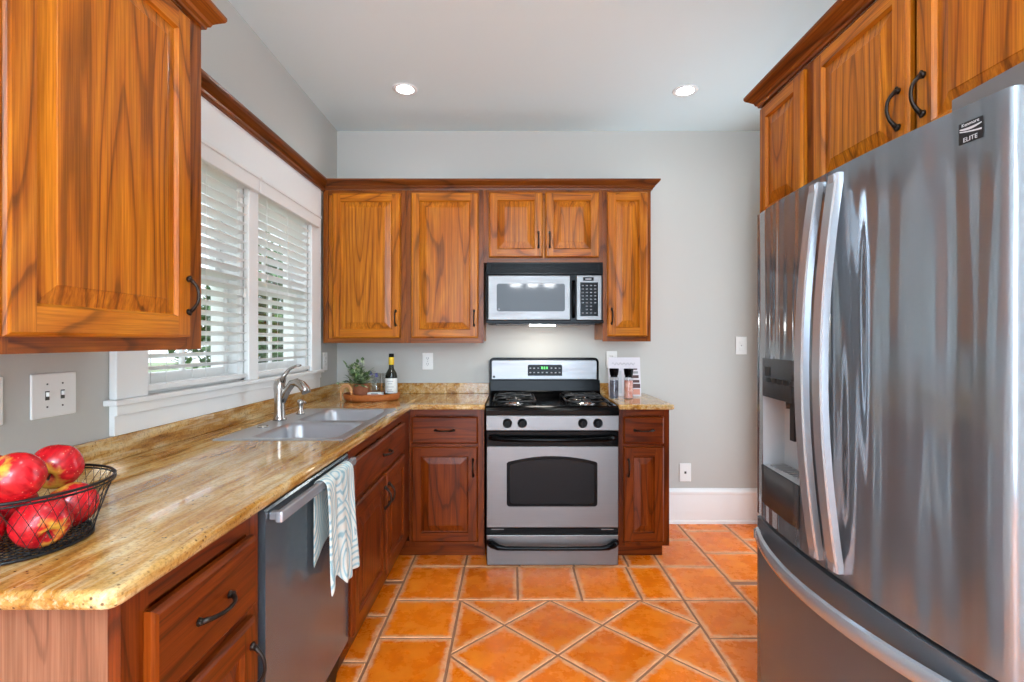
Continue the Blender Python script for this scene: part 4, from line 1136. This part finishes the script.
def text(body, size, loc, parent, m):
    c = bpy.data.curves.new('lettering', 'FONT'); c.body = body; c.size = size; c.align_x = 'CENTER'; c.align_y = 'CENTER'; c.extrude = 0.0002
    c.materials.append(m)
    o = bpy.data.objects.new('lettering', c); C.objects.link(o); o.parent = parent
    o.location = Vector(loc)-wloc(parent); o.rotation_euler = (PI/2, 0, -PI/2+0.09)
    bpy.context.view_layer.update(); dg = bpy.context.evaluated_depsgraph_get()
    me = bpy.data.meshes.new_from_object(o.evaluated_get(dg)); n = bpy.data.objects.new('lettering', me); C.objects.link(n); n.parent = parent; n.location = o.location; n.rotation_euler = o.rotation_euler
    bpy.data.objects.remove(o); o = n; o.name = 'lettering'
    return o
em = [o for o in rd.children if o.name.startswith('emblem')][0]
text('Kenmore', 0.0088, (xf(0.95)-0.0018, 0.95, 1.6848), em, LG)
text('ELITE', 0.0118, (xf(0.95)-0.0018, 0.95, 1.6565), em, LG)
# freezer drawer
b = door_shell(FY0, FY1, 0.06, 0.666, STEEL_DR, round_lo=True, round_hi=True, ny=36); fd = build('freezer_drawer', b, t, sharp=40)
b = MB(); rings = []
for k in range(41):
    f = k/40; y = FY0+0.025+(FY1-FY0-0.05)*f
    bow = 0.012+0.050*math.sin(PI*f)**0.8; x = fx_at(y)-bow
    z = 0.612
    rings.append([(x+0.012, y, z+0.022), (x+0.002, y, z+0.020), (x-0.002, y, z+0.012), (x-0.002, y, z-0.010), (x+0.002, y, z-0.018), (x+0.012, y, z-0.020)])
b.loops(rings, STEEL_HD, True, True, True)
for y in (FY0+0.035, FY1-0.035): b.box(fx_at(y)-0.016, fx_at(y)+0.002, y-0.01, y+0.01, 0.597, 0.628, STEEL_HD)
build('handle', b, fd, sharp=50, merge=False)
b = MB(); b.box(0.90, 0.952, FY0+0.02, FY1-0.02, 0.6665, 0.6795, DARKGAP); build('gasket', b, t)
b = MB(); b.box(0.90, 0.96, FY0+0.02, FY1-0.02, 0.005, 0.055, BLACKM); build('kick_grille', b, t)

# ------------------------------------------------------------------ fruit basket and apples
BX, BYc, BZ = -0.90, 0.92, CT1
t = thing('fruit_basket', 'round black wire mesh fruit basket on the granite counter', 'basket', (BX, BYc, BZ))
WIRE = plain('black_wire', lin(26, 25, 26), 0.45, 0.4)
RB, RT, HB = 0.115, 0.148, 0.108
def rad(f): return RB+(RT-RB)*f**1.15
b = MB()
for r, z, rr in ((RT, HB, 0.0026), (RT+0.001, HB-0.006, 0.0018), (RB, 0.004, 0.0026), (RB-0.002, 0.010, 0.0018)):
    b.tube([(BX+r*math.cos(2*PI*k/48), BYc+r*math.sin(2*PI*k/48), BZ+z) for k in range(48)], rr, WIRE, 6, closed=True)
build('basket_frame', b, t)
b = MB(); n = 44
for sgn in (1, -1):
    for k in range(n):
        pts = []
        for j in range(9):
            f = j/8; a = 2*PI*k/n+sgn*f*2*PI/n*2.6
            r = rad(f); pts.append((BX+r*math.cos(a), BYc+r*math.sin(a), BZ+0.004+(HB-0.004)*f))
        b.tube(pts, 0.0006, WIRE, 4)
for k in range(-9, 10):
    o_ = k*0.0119; hl = math.sqrt(max(0, RB**2-o_**2))
    b.tube([(BX+o_, BYc-hl, BZ+0.004), (BX+o_, BYc+hl, BZ+0.004)], 0.0011, WIRE, 4)
    b.tube([(BX-hl, BYc+o_, BZ+0.0052), (BX+hl, BYc+o_, BZ+0.0052)], 0.0011, WIRE, 4)
build('wire_mesh', b, t)
APL = 'red apples in the wire basket'
def apple_mesh():
    b = MB(); prof = []
    n = 18
    for k in range(n+1):
        a = PI*k/n; r = 0.0432*math.sin(a)**0.92*(1+0.05*math.cos(a)); z = 0.041*math.cos(a)
        z -= 0.016*math.exp(-(r/0.012)**2) if math.cos(a) > 0 else -0.010*math.exp(-(r/0.011)**2)
        prof.append((max(r, 0.0002), z))
    ring = []
    for r, z in prof:
        ring.append([(r*(1+0.025*math.cos(5*2*PI*j/30)*(1 if z < 0 else 0.3))*math.cos(2*PI*j/30), r*(1+0.025*math.cos(5*2*PI*j/30)*(1 if z < 0 else 0.3))*math.sin(2*PI*j/30), z) for j in range(30)])
    b.loops(ring, APPLE, True, True, True)
    return b
ap = build('apple', apple_mesh(), None, (0, 0, 0))
sb = MB(); sb.tube([(0, 0, 0.022), (0.001, 0.001, 0.031), (0.003, 0.002, 0.040)], [0.0014, 0.0015, 0.0020], STEM, 6)
ast = build('stem', sb, ap)
spots = [
    ((-0.8224, 0.8942, 0.9640), (0.4, 2.15, 0.0), 'red apple low at the front of the basket, pale yellow on its lower right side'),
    ((-0.8993, 0.8511, 0.9640), (1.3, 0.0, 0.15), 'red apple low in the basket showing its stem through the wire'),
    ((-0.8434, 0.9799, 0.9657), (-0.6, 0.3, 2.0), 'red apple at the right rim of the basket, nearest the sink'),
    ((-0.8923, 1.0036, 1.0352), (2.1, 0.4, 0.5), 'red apple at the back of the heap with a yellow hollow facing the camera'),
    ((-0.9423, 0.9205, 1.0320), (-0.5, -0.3, 1.0), 'red apple high on the heap, cut by the left edge of the photo'),
    ((-0.8553, 0.8809, 1.0447), (-0.7, 0.3, 3.0), 'red apple on top of the heap at the front rim of the basket'),
    ((-0.9577, 0.9745, 0.9640), (-0.9, 0.5, 1.5), 'red apple low at the back of the basket, mostly hidden by the heap'),
]
for i, (loc, rot, lab) in enumerate(spots):
    if i == 0: a_ = ap
    else:
        a_ = ap.copy(); C.objects.link(a_)
        s_ = ast.copy(); C.objects.link(s_); s_.parent = a_
    a_.location = loc; a_.rotation_euler = rot; setp(a_, lab, 'apple', APL)

# ------------------------------------------------------------------ tray in the back corner
TX, TY = -0.872, 3.19
t = thing('serving_tray', 'oval woven rattan tray with loop handles in the counter corner', 'tray', (TX, TY, CT1))
b = MB(); n = 40; rings = []
def ell(a, bb, z): return [(TX+a*math.cos(2*PI*k/n), TY+bb*math.sin(2*PI*k/n), CT1+z) for k in range(n)]
b.loops([ell(0.155, 0.135, 0.0005), ell(0.168, 0.148, 0.012), ell(0.174, 0.154, 0.042), ell(0.168, 0.148, 0.044), ell(0.160, 0.140, 0.012), ell(0.155, 0.135, 0.010)], RATTAN); build('tray_base', b, t)
b = MB(); hx, hy = TX-0.122, TY-0.122
for r in (0.0, 0.010):
    b.tube([(hx+(0.032-r)*math.cos(PI*k/12), hy+0.010*r/0.01, CT1+0.0065+((0.062-r) + 0.036*math.sin(PI*k/12))) for k in range(13)], 0.0052, RATTAN_L, 8)
for sx in (-1, 1): b.tube([(hx+sx*0.032, hy, CT1+0.007), (hx+sx*0.032, hy, CT1+0.07)], 0.0052, RATTAN_L, 8)
build('handle', b, t, merge=False)
# potted flowers
px, py, pz = -0.928, 3.150, CT1+0.0108
t = thing('potted_plant', 'small woven pot of trailing leaves and purple flowers on the tray', 'plant', (px, py, pz))
b = MB(); b.lathe([(0.028, 0), (0.040, 0.012), (0.049, 0.046), (0.047, 0.074), (0.037, 0.094), (0.033, 0.094), (0.037, 0.072), (0.02, 0.066)], POT, (px, py, pz), 24); build('pot', b, t)
random.seed(11)
def leaf(b, p, d, ln, wd, m):
    d = d.normalized(); s = d.cross(Vector((0, 0, 1)));
    s = s.normalized() if s.length > 1e-3 else Vector((1, 0, 0))
    up = s.cross(d)
    P = [p, p+d*ln*0.35+s*wd/2+up*0.002, p+d*ln*0.7+s*wd*0.4-up*ln*0.04, p+d*ln-up*ln*0.14, p+d*ln*0.7-s*wd*0.4-up*ln*0.04, p+d*ln*0.35-s*wd/2+up*0.002]
    b.face(P, m, False)
b = MB(); b2 = MB(); b3 = MB()
for k in range(44):
    a = random.uniform(0, 2*PI); el = random.uniform(0.12, 1.3); ln = random.uniform(0.07, 0.15)
    if math.cos(a) > 0.2: ln *= 0.65
    d = Vector((math.cos(a)*math.cos(el), math.sin(a)*math.cos(el)*0.8, math.sin(el)))
    p0 = Vector((px, py, pz+0.080)); p1 = p0+d*ln*0.6+Vector((0, 0, 0.012)); p2 = p0+d*ln+Vector((0, 0, -0.012 if el < 0.6 else 0.02))
    b2.tube([p0, p1, p2], 0.0012, LEAF, 5)
    for j in range(6):
        f = 0.35+0.65*j/5; q = p0.lerp(p1, f*2) if f < 0.5 else p1.lerp(p2, f*2-1)
        dd = Vector((random.uniform(-1, 1), random.uniform(-1, 1), random.uniform(-0.4, 0.8)))+d
        leaf(b, q, dd, random.uniform(0.026, 0.046), random.uniform(0.015, 0.024), LEAFP if random.random() < 0.38 else LEAF)
build('foliage', b, t, merge=False); build('stems', b2, t)
for k in range(2):
    b3 = MB()
    c = Vector((px+0.045+0.035*k, py+0.05, pz+0.155-0.012*k))
    b3.tube([(px, py, pz+0.07), c], 0.0014, LEAF, 5)
    for j in range(18):
        d = Vector((random.uniform(-1, 1), random.uniform(-1, 1), random.uniform(-1, 1)))
        leaf(b3, c, d, 0.018, 0.011, PURPLE)
    build('flower', b3, t, merge=False)
# tumblers
def tumbler(x, y, z, label):
    b = MB(); b.lathe([(0.026, 0), (0.028, 0.05), (0.033, 0.150), (0.0312, 0.150), (0.0262, 0.05), (0.023, 0.012), (0.001, 0.011)], TUMBLER, (x, y, z), 24)
    o = build('drinking_glass', b, None, (x, y, z)); setp(o, label, 'glass', 'clear glasses on the tray')
tumbler(-0.867, 3.272, CT1+0.0108, 'clear drinking glass on the tray between pot and bottle')
tumbler(-0.798, 3.272, CT1+0.0108, 'clear drinking glass on the tray, tucked just behind the bottle side')
b = MB()
x, y, z = -0.828, 3.105, CT1+0.0108
b.box(x-0.043, x+0.043, y-0.022, y+0.022, z, z+0.044, LABELW); b.box(x-0.043, x+0.043, y-0.0225, y-0.0215, z+0.004, z+0.034, PINKP)
b.box(x-0.02, x+0.02, y-0.0228, y-0.0222, z+0.035, z+0.039, INK)
o = build('coaster_box', b, None, (x, y, z), merge=False); setp(o, 'small white and pink box on the tray in front of the glasses', 'box')
# bottle
x, y, z = -0.757, 3.213, CT1+0.0108
t = thing('liquor_bottle', 'dark glass bottle with yellow capped neck and white label on tray', 'bottle', (x, y, z))
b = MB(); b.lathe([(0.034, 0), (0.037, 0.006), (0.037, 0.135), (0.033, 0.155), (0.017, 0.182), (0.0145, 0.20), (0.0145, 0.250), (0.001, 0.250)], BOTTLEG, (x, y, z), 28); build('glass_body', b, t)
b = MB(); b.lathe([(0.0355, 0.002), (0.0358, 0.070), (0.001, 0.070)], plain('dark_liquor', lin(40, 26, 20), 0.2), (x, y, z), 28); build('liquid', b, t)
b = MB(); b.lathe([(0.0374, 0.03), (0.0376, 0.031), (0.0376, 0.122), (0.0374, 0.123)], LABELW, (x, y, z), 28, caps=False)
for zz, w_ in ((0.105, 0.02), (0.09, 0.014), (0.07, 0.024), (0.052, 0.012), (0.042, 0.02)):
    pts = [(x+0.0380*math.sin(a), y-0.0380*math.cos(a), z+zz) for a in [(-1+2*k/6)*w_/0.0376 for k in range(7)]]
    b.tube(pts, 0.0016, GREY, 4)
build('paper_label', b, t, merge=False)
b = MB(); b.lathe([(0.0155, 0.206), (0.0168, 0.208), (0.0170, 0.252), (0.0150, 0.254)], YELLOW, (x, y, z), 20); b.lathe([(0.0158, 0.254), (0.0158, 0.276), (0.001, 0.277)], BLACKM, (x, y, z), 20); build('cap', b, t, merge=False)

# ------------------------------------------------------------------ mills and booklet right of the stove
def mill(x, y, fill, label):
    z = CT1+0.0003
    t = thing('spice_mill', label, 'spice mill', (x, y, z), 'spice mills beside the stove')
    b = MB(); b.lathe([(0.029, 0), (0.029, 0.128), (0.0275, 0.134), (0.020, 0.136)], TUMBLER, (x, y, z), 24); build('glass_jar', b, t, sharp=40)
    b = MB(); b.lathe([(0.026, 0.004), (0.0265, 0.115), (0.001, 0.116)], fill, (x, y, z), 20); build('spice_fill', b, t, sharp=40)
    b = MB(); b.lathe([(0.022, 0.1365), (0.022, 0.146), (0.026, 0.150), (0.031, 0.188), (0.028, 0.191), (0.001, 0.191)], BLACK, (x, y, z), 24); build('grinder_cap', b, t, sharp=40)
mill(0.652, 3.27, PEPPER, 'black-capped spice mill filled with dark peppercorns')
mill(0.740, 3.25, SALT, 'black-capped spice mill filled with pink salt')
t = thing('recipe_booklet', 'white standing recipe card with pictures behind the two spice mills', 'booklet', (0.745, 3.36, CT1))
T = Matrix.Translation((0.745, 3.37, CT1+0.0014)) @ Matrix.Rotation(-0.14, 4, 'X')
b = MB(); b.box(-0.106, 0.106, 0, 0.004, 0.0, 0.258, CREAM, T); build('card', b, t)
b = MB()
for k, (z0, z1) in enumerate(((0.175, 0.184), (0.150, 0.166), (0.120, 0.140), (0.09, 0.108), (0.055, 0.083))): b.box(0.042 if k else 0.035, 0.085+0.004*k, -0.0008, 0.0, z0, z1, BROWNP if k != 1 else GREY, T)
b.box(0.045, 0.098, -0.0008, 0.0, 0.012, 0.048, PINKP, T); b.box(-0.095, -0.02, -0.0008, 0.0, 0.02, 0.17, LIGHTGREY, T)
pts = [T @ Vector((-0.08+0.15*k/30, -0.0006, 0.215+0.008*math.sin(k*1.3))) for k in range(31)]
b.tube(pts, 0.0011, GREY, 4)
build('printed_pictures', b, t, merge=False)
b = MB(); b.box(-0.05, 0.05, 0.055, 0.058, 0.0, 0.17, CREAM, Matrix.Translation((0.745, 3.382, CT1+0.003)) @ Matrix.Rotation(0.12, 4, 'X')); build('easel_back', b, t)

# ------------------------------------------------------------------ wall plates
def plate(name, label, cat, wall, u, z, wd, ht, kind, group):
    """wall 'L' (on left wall, u=y) or 'B' (on back wall, u=x)"""
    P = (lambda a, zz, d: (XL+0.0004+d, u+a, z+zz)) if wall == 'L' else (lambda a, zz, d: (u+a, YB-0.0004-d, z+zz))
    t = thing(name, label, cat, P(0, 0, 0), group)
    def bx(b, a0, a1, z0, z1, d0, d1, m):
        p, q = P(a0, z0, d0), P(a1, z1, d1); b.box(*[v for i in range(3) for v in sorted((p[i], q[i]))], m)
    b = MB(); bx(b, -wd/2, wd/2, -ht/2, ht/2, 0, 0.006, PLATE); build('wall_plate', b, t, bevel=0.003)
    if kind == 'outlet':
        for s in (-1, 1):
            b = MB(); bx(b, -0.016, 0.016, s*0.02-0.014, s*0.02+0.014, 0.006, 0.0085, PLATE); o = build('receptacle', b, t, bevel=0.002)
            b = MB()
            for a in (-0.006, 0.006): bx(b, a-0.0012, a+0.0012, s*0.02-0.003, s*0.02+0.007, 0.0083, 0.0088, PLATE_D)
            bx(b, -0.002, 0.002, s*0.02-0.010, s*0.02-0.006, 0.0083, 0.0088, PLATE_D); build('slots', b, o, merge=False)
        b = MB(); bx(b, -0.002, 0.002, -0.002, 0.002, 0.006, 0.007, PLATE_D); build('screw', b, t)
    elif kind == 'switches':
        for a in (-0.023, 0.023):
            b = MB(); bx(b, a-0.006, a+0.006, -0.012, 0.012, 0.0058, 0.0068, PLATE_D); bx(b, a-0.0045, a+0.0045, -0.002, 0.009, 0.006, 0.014, PLATE); build('toggle', b, t, merge=False)
            for zz in (-0.03, 0.03):
                b = MB(); bx(b, a-0.0022, a+0.0022, zz-0.0022, zz+0.0022, 0.006, 0.0068, PLATE_D); build('screw', b, t)
    elif kind == 'jack':
        b = MB(); bx(b, -0.007, 0.007, -0.008, 0.008, 0.006, 0.0075, PLATE_D); build('jack_socket', b, t)
        b = MB(); bx(b, -0.016, 0.016, -0.032, 0.032, 0.006, 0.0070, PLATE); build('insert', b, t, bevel=0.001)
    elif kind == 'switch':
        for zz in (-0.022, 0.022):
            b = MB(); bx(b, -0.013, 0.013, zz-0.012, zz+0.012, 0.006, 0.0095, PLATE); build('rocker', b, t, bevel=0.002)
        b = MB(); bx(b, -0.003, 0.003, -0.003, 0.003, 0.006, 0.007, PLATE_D); build('screw', b, t)
plate('switch_plate', 'white two-gang switch plate on the left wall above the fruit basket', 'light switch', 'L', 1.371, 1.136, 0.135, 0.117, 'switches', 'wall plates')
plate('switch_plate', 'white wall plate cut by the left edge of the photo', 'light switch', 'L', 1.165, 1.136, 0.135, 0.117, 'switches', 'wall plates')
plate('wall_outlet', 'white outlet on the window wall in the corner behind the tray', 'outlet', 'L', 3.36, 1.147, 0.075, 0.118, 'outlet', 'wall plates')
plate('wall_outlet', 'white outlet on the back wall above the counter left of the stove', 'outlet', 'B', -0.592, 1.138, 0.075, 0.118, 'outlet', 'wall plates')
plate('wall_outlet', 'white outlet on the back wall partly hidden by the recipe card', 'outlet', 'B', 0.700, 1.150, 0.075, 0.118, 'outlet', 'wall plates')
plate('light_switch', 'white switch plate on the bare back wall beside the refrigerator', 'light switch', 'B', 1.610, 1.248, 0.078, 0.125, 'switch', 'wall plates')
plate('wall_outlet', 'low white single-socket plate just above the baseboard', 'outlet', 'B', 1.217, 0.357, 0.080, 0.128, 'jack', 'wall plates')

# ------------------------------------------------------------------ outdoors, seen through the blinds
b = MB(); b.box(-40, XL-0.3, -20, 40, -0.6, -0.4, LAWN); o = build('ground', b, None, (-10, 5, -0.4)); o['kind'] = 'structure'
random.seed(5)
def tree(x, y, z0, h_, r, label):
    t = thing('garden_tree', label, 'tree', (x, y, z0), 'garden trees outside the window')
    b = MB(); b.tube([(x, y, z0), (x+0.05, y, z0+h_*0.4), (x, y+0.05, z0+h_*0.75)], [0.12, 0.09, 0.05], BARK, 10)
    for k in range(5):
        a = k*1.3; b.tube([(x, y, z0+h_*(0.3+0.08*k)), (x+r*0.6*math.cos(a), y+r*0.6*math.sin(a), z0+h_*(0.5+0.08*k))], [0.05, 0.015], BARK, 6)
    build('trunk', b, t)
    b = MB()
    for k in range(2200):
        u = Vector((random.gauss(0, 1), random.gauss(0, 1), random.gauss(0, 1))).normalized()*(random.random()**0.4)
        lump = 1+0.25*math.sin(u.x*7)*math.sin(u.y*6+1)*math.sin(u.z*5)
        p = Vector((x+u.x*r*lump, y+u.y*r*lump, z0+h_*0.6+u.z*h_*0.42*lump))
        leaf(b, p, Vector((random.uniform(-1, 1), random.uniform(-1, 1), random.uniform(-0.7, 0.5))), random.uniform(0.14, 0.26), 0.12, TREELEAF)
    build('foliage', b, t, merge=False)
tree(-4.3, 9.2, -0.4, 3.4, 1.0, 'leafy green tree outside the window nearer the back wall')
tree(-6.2, 11.6, -0.4, 3.0, 1.3, 'second leafy tree farther out, beyond the first')
t = thing('neighbor_house', 'pale neighbouring house seen through the window nearer the camera', 'house', (-9.5, 7.0, -0.4))
b = MB(); b.box(-13, -8, 4.0, 10.5, -0.4, 3.0, SIDING)
for k in range(22): b.box(-8.0, -7.98, 4.0, 10.5, -0.35+k*0.15, -0.33+k*0.15, SIDING)
build('house_wall', b, t, merge=False)
b = MB(); b.prism([(-13.4, 2.9), (-7.6, 2.9), (-10.5, 4.9)], ROOF, 'y', 3.7, 10.8); build('roof', b, t)
b = MB(); b.box(-7.985, -7.94, 6.4, 7.3, 0.8, 2.1, TRIM); b.box(-7.95, -7.935, 6.48, 7.22, 0.88, 2.02, BLACK); build('house_window', b, t, merge=False)
